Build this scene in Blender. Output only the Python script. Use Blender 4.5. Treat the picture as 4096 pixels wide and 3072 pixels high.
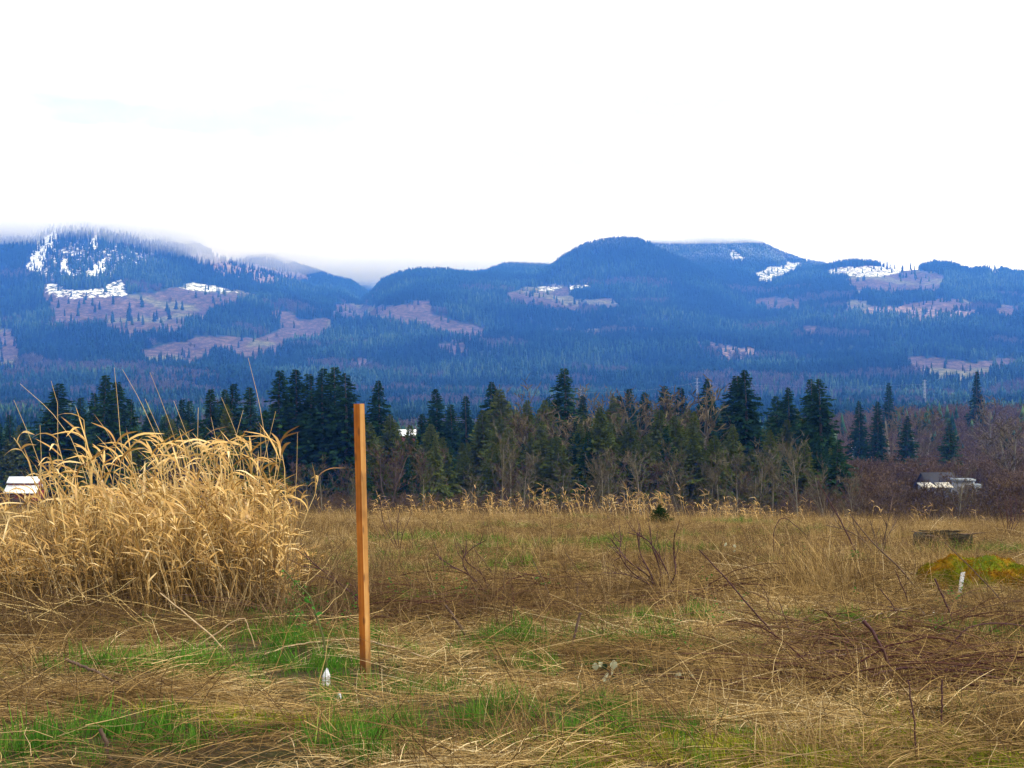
import bpy, math
import numpy as np
from math import radians, sin, cos, pi
from mathutils import Vector, Matrix

for o in list(bpy.data.objects):
    bpy.data.objects.remove(o)
sc = bpy.context.scene
COL = sc.collection
rng = np.random.default_rng(7)

# ------------------------------------------------------------------ camera
CAMZ, F, CX, CY = 1.294, 5627.0, 2048.0, 1536.0
cam = bpy.data.cameras.new("camera")
cam.sensor_width = 36.0
cam.lens = 36.0 * F / 4096.0
cam.clip_start, cam.clip_end = 0.1, 40000.0
camo = bpy.data.objects.new("camera", cam)
camo.location = (0, 0, CAMZ)
camo.rotation_euler = (radians(90), 0, 0)
COL.objects.link(camo)
sc.camera = camo

# ------------------------------------------------------------------ sky
SUN_EL, SUN_AZ = 42.0, 118.0          # azimuth clockwise from +Y (view direction)
CLOUD_L = 1.7
w = bpy.data.worlds.new("World")
sc.world = w
w.use_nodes = True
nt = w.node_tree
nt.nodes.clear()
def N(nt, t, **kw):
    n = nt.nodes.new(t)
    for k, v in kw.items():
        setattr(n, k, v)
    return n
out = N(nt, "ShaderNodeOutputWorld")
sky = N(nt, "ShaderNodeTexSky", sky_type='NISHITA', sun_disc=False)
sky.sun_elevation = radians(SUN_EL)
sky.sun_rotation = radians(SUN_AZ)
b1 = N(nt, "ShaderNodeBackground"); b1.inputs[1].default_value = 0.14
b2 = N(nt, "ShaderNodeBackground"); b2.inputs[1].default_value = CLOUD_L
nt.links.new(sky.outputs[0], b1.inputs[0])
tc = N(nt, "ShaderNodeTexCoord")
mp = N(nt, "ShaderNodeMapping"); mp.inputs[3].default_value = (1.0, 1.0, 3.2); mp.inputs[1].default_value = (0, .8, .3)
n1 = N(nt, "ShaderNodeTexNoise"); n1.inputs["Scale"].default_value = 2.6; n1.inputs["Detail"].default_value = 5
n1.inputs["Roughness"].default_value = 0.55
r1 = N(nt, "ShaderNodeValToRGB")
r1.color_ramp.elements[0].position = 0.30; r1.color_ramp.elements[0].color = (0.62, 0.62, 0.62, 1)
r1.color_ramp.elements[1].position = 0.46; r1.color_ramp.elements[1].color = (1, 1, 1, 1)
n2 = N(nt, "ShaderNodeTexNoise"); n2.inputs["Scale"].default_value = 4.3; n2.inputs["Detail"].default_value = 4
r2 = N(nt, "ShaderNodeValToRGB")
r2.color_ramp.elements[0].position = 0.34; r2.color_ramp.elements[0].color = (0.50, 0.53, 0.545, 1)
r2.color_ramp.elements[1].position = 0.50; r2.color_ramp.elements[1].color = (1, 1, 1, 1)
mx = N(nt, "ShaderNodeMixShader")
nt.links.new(tc.outputs["Generated"], mp.inputs[0])
nt.links.new(mp.outputs[0], n1.inputs["Vector"]); nt.links.new(mp.outputs[0], n2.inputs["Vector"])
nt.links.new(n1.outputs[0], r1.inputs[0]); nt.links.new(r1.outputs[0], mx.inputs[0])
nt.links.new(n2.outputs[0], r2.inputs[0]); nt.links.new(r2.outputs[0], b2.inputs[0])
nt.links.new(b1.outputs[0], mx.inputs[1]); nt.links.new(b2.outputs[0], mx.inputs[2])
nt.links.new(mx.outputs[0], out.inputs[0])

sl = bpy.data.lights.new("sun", 'SUN'); sl.energy = 3.9; sl.angle = radians(12); sl.color = (1, 0.93, 0.82)
so = bpy.data.objects.new("sun", sl); COL.objects.link(so)
sd = Vector((sin(radians(SUN_AZ)) * cos(radians(SUN_EL)), cos(radians(SUN_AZ)) * cos(radians(SUN_EL)), sin(radians(SUN_EL))))
so.rotation_euler = (-sd).to_track_quat('-Z', 'Y').to_euler(); so.location = (30, -20, 60)

sc.view_settings.view_transform = 'Standard'
sc.view_settings.look = 'None'
sc.view_settings.exposure = 0.22
sc.view_settings.gamma = 1.0
sc.render.engine = 'CYCLES'
cy = sc.cycles
cy.max_bounces = 12; cy.diffuse_bounces = 2; cy.glossy_bounces = 1; cy.transmission_bounces = 3
cy.transparent_max_bounces = 4; cy.volume_bounces = 10
cy.use_denoising = True
cy.caustics_reflective = False; cy.caustics_refractive = False
try:
    cy.denoiser = 'OPENIMAGEDENOISE'; cy.denoising_input_passes = 'RGB_ALBEDO_NORMAL'
except Exception:
    pass

# ------------------------------------------------------------------ helpers
def tag(o, label=None, cat=None, group=None, kind=None):
    if label: o["label"] = label
    if cat: o["category"] = cat
    if group: o["group"] = group
    if kind: o["kind"] = kind
    return o

def mesh_from(name, verts, faces, mats=(), attrs=None, smooth=False):
    """faces: (n,3) or (n,4) int array, or list of such arrays."""
    verts = np.asarray(verts, np.float32).reshape(-1, 3)
    fl = faces if isinstance(faces, list) else [faces]
    fl = [np.asarray(f, np.int32) for f in fl if len(f)]
    me = bpy.data.meshes.new(name)
    me.vertices.add(len(verts)); me.vertices.foreach_set("co", verts.ravel())
    if fl:
        loops = np.concatenate([f.ravel() for f in fl])
        tot = np.concatenate([np.full(len(f), f.shape[1], np.int32) for f in fl])
        st = np.concatenate([[0], np.cumsum(tot)[:-1]]).astype(np.int32)
        me.loops.add(len(loops)); me.loops.foreach_set("vertex_index", loops)
        me.polygons.add(len(tot)); me.polygons.foreach_set("loop_start", st)
        if smooth:
            me.polygons.foreach_set("use_smooth", np.ones(len(tot), bool))
    for k, (typ, dat) in (attrs or {}).items():
        a = me.attributes.new(k, typ, 'POINT')
        key = {'FLOAT': 'value', 'INT': 'value', 'FLOAT_VECTOR': 'vector', 'FLOAT_COLOR': 'color'}[typ]
        a.data.foreach_set(key, np.asarray(dat).astype(np.int32 if typ == 'INT' else np.float32).ravel())
    for m in mats:
        me.materials.append(m)
    me.update(calc_edges=True)
    me.validate()
    return me

def obj(name, me, parent=None, loc=None, link=True):
    o = bpy.data.objects.new(name, me)
    if link: COL.objects.link(o)
    if parent is not None: o.parent = parent
    if loc is not None: o.location = loc
    return o

def empty(name, loc=(0, 0, 0), rz=0.0):
    o = bpy.data.objects.new(name, None)
    o.empty_display_size = 0.1
    o.location = loc; o.rotation_euler = (0, 0, rz)
    COL.objects.link(o)
    return o

class MB:
    def __init__(s): s.v, s.f3, s.f4, s.r, s.n = [], [], [], [], 0
    def add(s, v, f, r=None):
        v = np.asarray(v, float).reshape(-1, 3); f = np.asarray(f, int)
        (s.f3 if f.shape[1] == 3 else s.f4).append(f + s.n)
        s.v.append(v)
        s.r.append(np.full(len(v), rng.random()) if r is None else np.broadcast_to(np.asarray(r, float), (len(v),)))
        s.n += len(v)
    def mesh(s, name, mats=(), smooth=False):
        fl = []
        if s.f3: fl.append(np.concatenate(s.f3))
        if s.f4: fl.append(np.concatenate(s.f4))
        return mesh_from(name, np.concatenate(s.v), fl, mats, {"rnd": ('FLOAT', np.concatenate(s.r))}, smooth)

def ribbons(paths, widths, side):
    """paths (n,k,3) widths (n,k) side (n,3) or (n,k,3)"""
    n, k, _ = paths.shape
    if side.ndim == 2: side = side[:, None, :]
    off = side * widths[..., None] * 0.5
    v = np.stack([paths - off, paths + off], 2).reshape(-1, 3)
    i = (np.arange(n)[:, None] * k + np.arange(k - 1)[None]) * 2
    f = np.stack([i, i + 1, i + 3, i + 2], -1).reshape(-1, 4)
    return v, f

def tubes(paths, radii, sides=4):
    """paths (n,k,3), radii (n,k)"""
    n, k, _ = paths.shape
    t = np.gradient(paths, axis=1)
    t /= np.linalg.norm(t, axis=-1, keepdims=True) + 1e-9
    ref = np.where(np.abs(t[..., 2:3]) > 0.9, np.array([1.0, 0, 0]), np.array([0, 0, 1.0]))
    a = np.cross(t, ref); a /= np.linalg.norm(a, axis=-1, keepdims=True) + 1e-9
    b = np.cross(t, a)
    ang = np.arange(sides) * 2 * pi / sides
    v = paths[:, :, None] + radii[:, :, None, None] * (a[:, :, None] * np.cos(ang)[None, None, :, None] + b[:, :, None] * np.sin(ang)[None, None, :, None])
    v = v.reshape(-1, 3)
    I = (np.arange(n)[:, None, None] * k + np.arange(k - 1)[None, :, None]) * sides
    s = np.arange(sides)[None, None, :]; s2 = (s + 1) % sides
    f = np.stack([I + s, I + s2, I + sides + s2, I + sides + s], -1).reshape(-1, 4)
    return v, f

def tube1(mb, pts, radii, sides=5, r=None, caps=True):
    pts = np.asarray(pts, float)[None]; radii = np.asarray(radii, float)[None]
    v, f = tubes(pts, radii, sides)
    k = pts.shape[1]
    mb.add(v, f, r)
    if caps:
        for e in (0, k - 1):
            ring = v[e * sides:(e + 1) * sides]
            c = ring.mean(0)
            vv = np.vstack([ring, c])
            ff = [[i, (i + 1) % sides, sides] if e else [(i + 1) % sides, i, sides] for i in range(sides)]
            mb.add(vv, ff, r)

def box(mb, lo, hi, r=None, M=None):
    x0, y0, z0 = lo; x1, y1, z1 = hi
    v = np.array([[x0, y0, z0], [x1, y0, z0], [x1, y1, z0], [x0, y1, z0], [x0, y0, z1], [x1, y0, z1], [x1, y1, z1], [x0, y1, z1]], float)
    if M is not None: v = v @ M.T
    mb.add(v, [[3, 2, 1, 0], [4, 5, 6, 7], [0, 1, 5, 4], [1, 2, 6, 5], [2, 3, 7, 6], [3, 0, 4, 7]], r)

# gradient noise ------------------------------------------------------
_P = np.random.default_rng(11).permutation(512)
_G = np.random.default_rng(12).uniform(0, 2 * pi, 512)
def noise(x, y, seed=0):
    x = np.asarray(x, float) + seed * 17.31; y = np.asarray(y, float) - seed * 9.77
    xi = np.floor(x).astype(int); yi = np.floor(y).astype(int)
    fx, fy = x - xi, y - yi
    def g(i, j, dx, dy):
        a = _G[(_P[(i & 255)] + (j & 255)) % 512]
        return np.cos(a) * dx + np.sin(a) * dy
    u = fx * fx * fx * (fx * (fx * 6 - 15) + 10); v = fy * fy * fy * (fy * (fy * 6 - 15) + 10)
    n00 = g(xi, yi, fx, fy); n10 = g(xi + 1, yi, fx - 1, fy)
    n01 = g(xi, yi + 1, fx, fy - 1); n11 = g(xi + 1, yi + 1, fx - 1, fy - 1)
    return ((n00 * (1 - u) + n10 * u) * (1 - v) + (n01 * (1 - u) + n11 * u) * v) * 1.4
def fbm(x, y, o=4, seed=0, gain=0.5):
    s = 0; a = 1.0
    for i in range(o):
        s = s + a * noise(x * 2 ** i, y * 2 ** i, seed + i)
        a *= gain
    return s
def sstep(a, b, x):
    t = np.clip((np.asarray(x, float) - a) / (b - a), 0, 1)
    return t * t * (3 - 2 * t)

# ------------------------------------------------------------------ materials
def mat(name):
    m = bpy.data.materials.new(name); m.use_nodes = True
    m.node_tree.nodes.clear()
    return m, m.node_tree
def ramp(nt, cols, pos=None, interp='LINEAR'):
    r = N(nt, "ShaderNodeValToRGB"); cr = r.color_ramp; cr.interpolation = interp
    while len(cr.elements) < len(cols): cr.elements.new(0.5)
    for i, c in enumerate(cols):
        cr.elements[i].position = pos[i] if pos else i / (len(cols) - 1)
        cr.elements[i].color = (*c, 1)
    return r
def math_node(nt, op, a, b=None, c=None):
    n = N(nt, "ShaderNodeMath", operation=op)
    for i, x in enumerate((a, b, c)):
        if x is None: continue
        if isinstance(x, (int, float)): n.inputs[i].default_value = x
        else: nt.links.new(x, n.inputs[i])
    return n.outputs[0]
def foliage(name, cols, pos=None, trans=0.3, inst=0.5, tint=None, rough=True, gloss=0.0):
    """blade / leaf material: colour from the per-piece random value, shifted per plant."""
    m, nt = mat(name)
    o = N(nt, "ShaderNodeOutputMaterial")
    a = N(nt, "ShaderNodeAttribute", attribute_name="rnd")
    oi = N(nt, "ShaderNodeObjectInfo")
    v = math_node(nt, 'MULTIPLY', a.outputs["Fac"], 1 - inst)
    if tint:
        ti = N(nt, "ShaderNodeAttribute", attribute_name="tint", attribute_type='INSTANCER')
        v2 = math_node(nt, 'MULTIPLY', ti.outputs["Fac"], inst)
    else:
        v2 = math_node(nt, 'MULTIPLY', oi.outputs["Random"], inst)
    s = math_node(nt, 'ADD', v, v2)
    r = ramp(nt, cols, pos)
    nt.links.new(s, r.inputs[0])
    d = N(nt, "ShaderNodeBsdfDiffuse"); t = N(nt, "ShaderNodeBsdfTranslucent")
    nt.links.new(r.outputs[0], d.inputs[0]); nt.links.new(r.outputs[0], t.inputs[0])
    x = N(nt, "ShaderNodeMixShader"); x.inputs[0].default_value = trans
    nt.links.new(d.outputs[0], x.inputs[1]); nt.links.new(t.outputs[0], x.inputs[2])
    last = x.outputs[0]
    if gloss > 0:
        g = N(nt, "ShaderNodeBsdfGlossy"); g.inputs["Roughness"].default_value = 0.45
        g.inputs[0].default_value = (1, 0.95, 0.85, 1)
        y = N(nt, "ShaderNodeMixShader"); y.inputs[0].default_value = gloss
        nt.links.new(last, y.inputs[1]); nt.links.new(g.outputs[0], y.inputs[2]); last = y.outputs[0]
    nt.links.new(last, o.inputs[0])
    return m
def surface(name, cols, scale=8, detail=6, rough=0.85, stretch=(1, 1, 1), bump=0.0, spec=0.25, pos=None, bscale=None):
    m, nt = mat(name)
    o = N(nt, "ShaderNodeOutputMaterial"); p = N(nt, "ShaderNodeBsdfPrincipled")
    p.inputs["Roughness"].default_value = rough
    p.inputs["Specular IOR Level"].default_value = spec
    tcn = N(nt, "ShaderNodeTexCoord"); mpn = N(nt, "ShaderNodeMapping"); mpn.inputs[3].default_value = stretch
    n = N(nt, "ShaderNodeTexNoise"); n.inputs["Scale"].default_value = scale; n.inputs["Detail"].default_value = detail
    r = ramp(nt, cols, pos)
    nt.links.new(tcn.outputs["Object"], mpn.inputs[0]); nt.links.new(mpn.outputs[0], n.inputs["Vector"])
    nt.links.new(n.outputs[0], r.inputs[0]); nt.links.new(r.outputs[0], p.inputs["Base Color"])
    if bump:
        n2 = N(nt, "ShaderNodeTexNoise"); n2.inputs["Scale"].default_value = bscale or scale * 3; n2.inputs["Detail"].default_value = 6
        nt.links.new(mpn.outputs[0], n2.inputs["Vector"])
        bn = N(nt, "ShaderNodeBump"); bn.inputs["Strength"].default_value = bump; bn.inputs["Distance"].default_value = 0.02
        nt.links.new(n2.outputs[0], bn.inputs["Height"]); nt.links.new(bn.outputs[0], p.inputs["Normal"])
    nt.links.new(p.outputs[0], o.inputs[0])
    return m

M = {}
M['straw'] = foliage("straw", [(0.030, 0.017, 0.011), (0.080, 0.046, 0.022), (0.21, 0.130, 0.048), (0.41, 0.280, 0.110), (0.68, 0.55, 0.32)], [0, .25, .52, .78, 1], 0.2, 0.5, tint=True)
M['weed'] = foliage("dead_weed", [(0.034, 0.019, 0.013), (0.085, 0.052, 0.028), (0.19, 0.125, 0.060), (0.40, 0.29, 0.14)], [0, .4, .75, 1], 0.1, 0.4)
M['grass'] = foliage("green_grass", [(0.020, 0.068, 0.010), (0.046, 0.140, 0.014), (0.095, 0.215, 0.022), (0.26, 0.28, 0.06)], [0, .45, .8, 1], 0.35, 0.4)
M['mossgrass'] = foliage("yellow_moss", [(0.10, 0.13, 0.01), (0.20, 0.22, 0.015), (0.33, 0.30, 0.02)], None, 0.25, 0.4)
M['reed'] = foliage("reed", [(0.13, 0.065, 0.025), (0.36, 0.205, 0.055), (0.55, 0.355, 0.115), (0.76, 0.60, 0.33)], [0, .3, .68, 1], 0.25, 0.3, gloss=0.03)
M['reedstem'] = foliage("reed_stem", [(0.30, 0.19, 0.06), (0.5, 0.36, 0.15), (0.58, 0.45, 0.22)], None, 0.1, 0.5)
M['cane'] = surface("bramble_cane", [(0.016, 0.006, 0.008), (0.045, 0.015, 0.018), (0.10, 0.05, 0.035)], 40, 4, 0.7, spec=0.2, bump=0.2)
M['twig'] = surface("dead_twig", [(0.03, 0.018, 0.014), (0.075, 0.045, 0.032), (0.15, 0.10, 0.065)], 35, 4, 0.8)
M['palestraw'] = surface("pale_stalk", [(0.16, 0.10, 0.055), (0.34, 0.24, 0.13), (0.48, 0.37, 0.22)], 25, 4, 0.75)
M['fir'] = foliage("fir_needles", [(0.005, 0.016, 0.006), (0.011, 0.033, 0.010), (0.025, 0.056, 0.015), (0.045, 0.080, 0.020)], [0, .5, .85, 1], 0.1, 0.35)
M['cedar'] = foliage("cedar_needles", [(0.026, 0.040, 0.007), (0.055, 0.072, 0.012), (0.095, 0.105, 0.022)], None, 0.15, 0.4)
M['bark'] = surface("bark", [(0.04, 0.028, 0.02), (0.10, 0.075, 0.055)], 6, 5, 0.9, (1, 1, .2), 0.4)
M['palebark'] = surface("pale_bark", [(0.06, 0.052, 0.036), (0.14, 0.125, 0.09), (0.21, 0.19, 0.14)], 6, 5, 0.9, (1, 1, .3))
M['twigs'] = foliage("bare_twigs", [(0.04, 0.030, 0.018), (0.085, 0.066, 0.036), (0.15, 0.12, 0.07)], None, 0.0, 0.5)
M['alder'] = foliage("alder_wood_twigs", [(0.036, 0.022, 0.011), (0.075, 0.046, 0.024), (0.13, 0.09, 0.05)], None, 0.0, 0.45)
M['redtwigs'] = foliage("alder_twigs", [(0.030, 0.020, 0.012), (0.060, 0.040, 0.024), (0.11, 0.075, 0.045)], None, 0.0, 0.45)

# ------------------------------------------------------------------ terrain functions
_D = np.array([-200, 2, 45, 60, 90, 120, 180, 240, 320, 450, 600, 1500, 2300, 3000, 4000, 5000, 6000, 8000, 12000.])
_Z = np.array([6.0, .315, -2.91, -4.9, -8.3, -11.5, -16.5, -20.5, -25, -31, -35, -40, -32, 20, 125, 215, 265, 280, 280.])
_dd = np.geomspace(2, 12000, 3000)
_zz = np.interp(_dd, _D, _Z)
_k = np.hanning(91); _k /= _k.sum()
_zs = np.convolve(np.pad(_zz, 45, mode='edge'), _k, 'same')[45:-45]
_zb = np.where(_dd < 30, _zz, np.where(_dd > 70, _zs, _zz + (_zs - _zz) * (_dd - 30) / 40))
def basez(d):
    return np.where(np.asarray(d) < 2, np.interp(d, _D, _Z), np.interp(d, _dd, _zb))
def zg(x, d):
    """ground height of field and valley, to 600 m."""
    x = np.asarray(x, float); d = np.asarray(d, float)
    z = basez(d) - 0.0006 * np.clip(x, 0, 40) * np.clip(d, 0, 60) * (1 - .7 * sstep(80, 200, d))
    near = 1 - sstep(30, 60, d)
    z = z + near * (0.045 * fbm(x * 1.1, d * 1.1, 3, 3) + 0.07 * noise(x * .33, d * .33, 5) * sstep(5, 12, d))
    z = z + (1 - near) * 0.7 * noise(x / 22, d / 22, 8)
    z = z + .20 * np.exp(-(((x - 2.5) / .55) ** 2 + ((d - 11.2) / .5) ** 2)) + .05 * near * noise(x * .9, d * .9, 9)
    u = x / np.maximum(d, 1)
    z = z + 9 * sstep(0.16, 0.34, u) * sstep(380, 800, d) * (1 - sstep(1100, 2000, d))
    return z

RIDGES = [  # distance, width, crest line (picture column, row) surveyed along the skyline
 (5200, 1500, [(-900, 960), (-300, 925), (0, 925), (140, 905), (200, 865), (350, 855), (480, 885), (600, 932), (700, 958), (800, 1003), (900, 1048), (1000, 1078), (1150, 1128), (1300, 1173), (1450, 1200), (1600, 1320), (1800, 1500)]),
 (6600, 1400, [(300, 980), (500, 930), (745, 962), (900, 1002), (1000, 1016), (1100, 1031), (1200, 1078), (1280, 1100), (1400, 1136), (1450, 1172), (1520, 1240), (1700, 1500)]),
 (9000, 1500, [(900, 1250), (1150, 1075), (1300, 1068), (1400, 1060), (1650, 1062), (1900, 1085), (2050, 1100), (2200, 1300)]),
 (5000, 1200, [(1300, 1500), (1400, 1270), (1455, 1180), (1490, 1160), (1520, 1130), (1600, 1108), (1680, 1096), (1800, 1098), (1900, 1106), (2000, 1112), (2100, 1120), (2300, 1150), (2600, 1270), (2800, 1500)]),
 (6000, 1200, [(1700, 1250), (1800, 1115), (1940, 1103), (2010, 1080), (2100, 1074), (2200, 1075), (2300, 1098), (2500, 1250)]),
 (5200, 1000, [(1900, 1300), (2000, 1200), (2100, 1140), (2200, 1090), (2260, 1045), (2340, 1005), (2440, 992), (2550, 993), (2600, 1005), (2680, 1040), (2750, 1070), (2850, 1110), (3000, 1190), (3200, 1400)]),
 (6400, 1300, [(2100, 1200), (2300, 1018), (2560, 990), (2650, 980), (2750, 974), (2900, 973), (3000, 976), (3050, 984), (3120, 1018), (3200, 1048), (3300, 1068), (3400, 1103), (3500, 1170), (3700, 1400)]),
 (5600, 1300, [(2850, 1300), (3000, 1170), (3200, 1105), (3330, 1082), (3400, 1070), (3480, 1068), (3560, 1080), (3600, 1093), (3680, 1084), (3740, 1073), (3810, 1076), (3880, 1098), (3920, 1090), (3960, 1078), (4000, 1084), (4050, 1100), (4200, 1105), (5000, 1120)]),
]
def zhill(x, d):
    x = np.asarray(x, float); d = np.asarray(d, float)
    base = zg(x, d)
    u = x / d
    px = CX + F * u
    z = base.copy()
    wob = 160 * noise(x / 900, d / 900, 21)
    for D, W, pts in RIDGES:
        p = np.array(pts, float)
        crest = CAMZ + D * (CY - np.interp(px, p[:, 0], p[:, 1])) / F
        b0 = basez(np.full(1, D))[0]
        t = (d + wob - D) / W
        g = np.exp(-np.abs(t) ** 1.7 * np.where(t > 0, 2.2, 1.0))
        z = np.maximum(z, base + (crest - b0) * g)
    amp = sstep(1900, 3600, d)
    low = 1 - sstep(160, 420, z)                      # rolling foothills, smoother crests
    z = z + amp * ((34 * fbm(x / 620, d / 620, 3, 31) + 20) * (0.4 + .6 * low) - 22 * np.abs(noise(x / 380, d / 1100, 38)) * (1 - .6 * low) + 7 * fbm(x / 170, d / 170, 3, 35) * low)
    ravine = np.exp(-((px - 1455 - 0.02 * (d - 4500)) / 60) ** 2) * sstep(3600, 4400, d) * (1 - sstep(5600, 6400, d))
    z = z - 25 * ravine
    return z

# ------------------------------------------------------------------ ground sheet
def ground_mat():
    m, nt = mat("soil_and_thatch")
    o = N(nt, "ShaderNodeOutputMaterial"); p = N(nt, "ShaderNodeBsdfPrincipled")
    p.inputs["Roughness"].default_value = 1.0; p.inputs["Specular IOR Level"].default_value = 0.05
    g = N(nt, "ShaderNodeNewGeometry")
    n = N(nt, "ShaderNodeTexNoise"); n.inputs["Scale"].default_value = 1.3; n.inputs["Detail"].default_value = 8
    nf = N(nt, "ShaderNodeTexNoise"); nf.inputs["Scale"].default_value = 30; nf.inputs["Detail"].default_value = 6
    nt.links.new(g.outputs["Position"], n.inputs["Vector"]); nt.links.new(g.outputs["Position"], nf.inputs["Vector"])
    s = math_node(nt, 'ADD', math_node(nt, 'MULTIPLY', n.outputs[0], .6), math_node(nt, 'MULTIPLY', nf.outputs[0], .4))
    r = ramp(nt, [(0.018, 0.013, 0.007), (0.028, 0.027, 0.009), (0.048, 0.034, 0.017), (0.08, 0.055, 0.028)], [.3, .45, .55, .7])
    nt.links.new(s, r.inputs[0]); nt.links.new(r.outputs[0], p.inputs["Base Color"])
    b = N(nt, "ShaderNodeBump"); b.inputs["Distance"].default_value = 0.03
    nt.links.new(nf.outputs[0], b.inputs["Height"]); nt.links.new(b.outputs[0], p.inputs["Normal"])
    nt.links.new(p.outputs[0], o.inputs[0])
    return m
def grid_faces(nr, ncol):
    i = (np.arange(nr - 1)[:, None] * ncol + np.arange(ncol - 1)[None])
    return np.stack([i, i + 1, i + ncol + 1, i + ncol], -1).reshape(-1, 4)
M['ground'] = ground_mat()
us = np.linspace(-0.75, 0.75, 320); ds = np.geomspace(2, 600, 380)
U, Dg = np.meshgrid(us, ds)
X = U * Dg
o = obj("ground", mesh_from("ground", np.stack([X, Dg, zg(X, Dg)], -1), grid_faces(380, 320), [M['ground']], smooth=True))
tag(o, kind="structure")
xs = np.linspace(-150, 150, 60); ys = np.linspace(-120, 100, 60)
X, Y = np.meshgrid(xs, ys)
o = obj("meadow_ground", mesh_from("meadow_ground", np.stack([X, Y, zg(X, Y) - 0.3 - 0.004 * np.abs(Y)], -1), grid_faces(60, 60), [M['ground']], smooth=True))
tag(o, kind="structure")

# ------------------------------------------------------------------ hills
def poly(region, pts):
    ox, oy, s = region
    return np.array([(ox + x * s, oy + y * s) for x, y in pts], float)
R1, R2, R3, R4 = (0, 800, .4973), (1000, 800, .5425), (2000, 850, .5425), (3000, 950, .4955)
CUT = [poly(R1, p) for p in [
  [(330, 680), (520, 730), (1000, 770), (1170, 755), (1480, 690), (1520, 665), (1900, 735), (2140, 770), (1850, 800), (1660, 930), (1470, 985), (1150, 1080), (1000, 1100), (920, 1040), (780, 960), (500, 1000), (330, 1030), (430, 920), (460, 830), (320, 780)],
  [(1120, 1210), (1350, 1150), (1650, 1125), (2230, 1100), (2230, 1180), (1950, 1320), (1900, 1250), (1750, 1180), (1600, 1300), (1470, 1310), (1300, 1340), (1160, 1270)],
  [(-300, 1020), (150, 1030), (110, 1100), (140, 1330), (-300, 1340)]]]
CUT += [poly(R2, p) for p in [
  [(120, 820), (300, 820), (400, 870), (560, 860), (640, 910), (500, 975), (330, 1020), (180, 1110), (0, 1180), (0, 1020), (170, 980), (250, 890)],
  [(620, 760), (900, 780), (1200, 780), (1330, 825), (1500, 890), (1760, 930), (1750, 985), (1500, 1010), (1380, 970), (1250, 910), (1000, 890), (800, 870), (620, 850)],
  [(1390, 1060), (1570, 1055), (1560, 1105), (1420, 1105)], [(690, 1165), (860, 1170), (960, 1190), (850, 1230), (700, 1220)],
  [(1210, 755), (1350, 760), (1330, 800), (1220, 800)]]]
CUT += [poly(R3, p) for p in [
  [(30, 600), (180, 560), (360, 533), (560, 560), (560, 640), (840, 640), (840, 700), (480, 690), (280, 670), (110, 650)],
  [(1760, 660), (2212, 630), (2212, 710), (2050, 700)], [(560, 840), (740, 870), (730, 900), (580, 880)], [(470, 700), (570, 715), (560, 750), (480, 745)],
  [(1430, 960), (1650, 965), (1640, 995), (1440, 990)]]]
CUT += [poly(R4, p) for p in [
  [(620, 270), (780, 233), (1100, 238), (1200, 258), (1480, 265), (1550, 300), (1540, 410), (1200, 430), (850, 430), (800, 300)],
  [(210, 495), (360, 497), (350, 540), (230, 540)], [(770, 498), (930, 505), (900, 565), (780, 560)], [(1210, 503), (1810, 508), (1790, 555), (1480, 555), (1220, 545)],
  [(1950, 543), (2230, 543), (2230, 610), (2050, 600)], [(1250, 950), (1500, 985), (1800, 1020), (2150, 970), (2230, 1000), (1900, 1100), (1500, 1105), (1300, 1040)],
  [(400, 730), (560, 715), (560, 750), (420, 770)], [(640, 630), (800, 640), (790, 665), (650, 660)]]]
THIN = [poly(R1, [(1480, 440), (1700, 430), (2212, 560), (2230, 640), (1900, 640), (1600, 560)]), poly(R2, [(0, 470), (250, 520), (460, 590), (420, 620), (0, 620)]),
        poly(R3, [(1560, 960), (1900, 1010), (1900, 1080), (1600, 1080)]), poly(R4, [(900, 560), (1200, 560), (1850, 610), (1850, 660), (1300, 680), (900, 640)])]
SNOW = [poly(R1, p) for p in [
  [(200, 510), (255, 420), (325, 325), (400, 262), (520, 230), (430, 340), (360, 410), (350, 510), (290, 600), (230, 560)],
  [(330, 680), (420, 662), (560, 722), (830, 712), (900, 660), (995, 640), (1020, 755), (620, 775), (450, 750)],
  [(1450, 700), (1510, 665), (1700, 685), (1920, 750), (1700, 722)], [(490, 490), (540, 480), (590, 610), (520, 610)], [(720, 330), (790, 270), (800, 370), (720, 390)],
  [(690, 560), (830, 480), (830, 570), (700, 640)]]]
SNOW += [poly(R3, p) for p in [[(250, 552), (350, 530), (460, 537), (430, 562)], [(490, 552), (600, 530), (670, 537), (650, 562)], [(1640, 262), (1710, 275), (1820, 352), (1780, 370), (1690, 352), (1685, 300)]]]
SNOW += [poly(R4, p) for p in [[(255, 148), (310, 198), (490, 212), (400, 245), (230, 325), (80, 355), (45, 290), (150, 240), (300, 225)],
  [(620, 270), (780, 233), (1100, 238), (1220, 262), (1100, 292), (900, 302), (700, 282)], [(1845, 262), (1900, 226), (1980, 238), (2060, 268)], [(2100, 262), (2230, 262), (2230, 290), (2110, 285)]]]
SNOW += [poly(R2, [(1265, 508), (1390, 508), (1385, 520), (1270, 520)])]
FIELD = [poly(R3, p) for p in [[(0, 912), (180, 912), (300, 930), (250, 945), (0, 940)]]] + \
        [poly(R1, [(0, 1335), (300, 1320), (250, 1350), (0, 1370)]), poly(R4, [(200, 915), (340, 915), (330, 930), (210, 930)])]
CRAG = poly(R1, [(180, 520), (300, 300), (430, 200), (900, 190), (1260, 300), (1250, 430), (900, 640), (320, 640)])
def inpoly(px, py, P):
    r = np.zeros(px.shape, bool)
    a = P; b = np.roll(P, -1, 0)
    for (x1, y1), (x2, y2) in zip(a, b):
        if y1 == y2: continue
        c = ((y1 > py) != (y2 > py)) & (px < (x2 - x1) * (py - y1) / (y2 - y1) + x1)
        r ^= c
    return r
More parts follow.
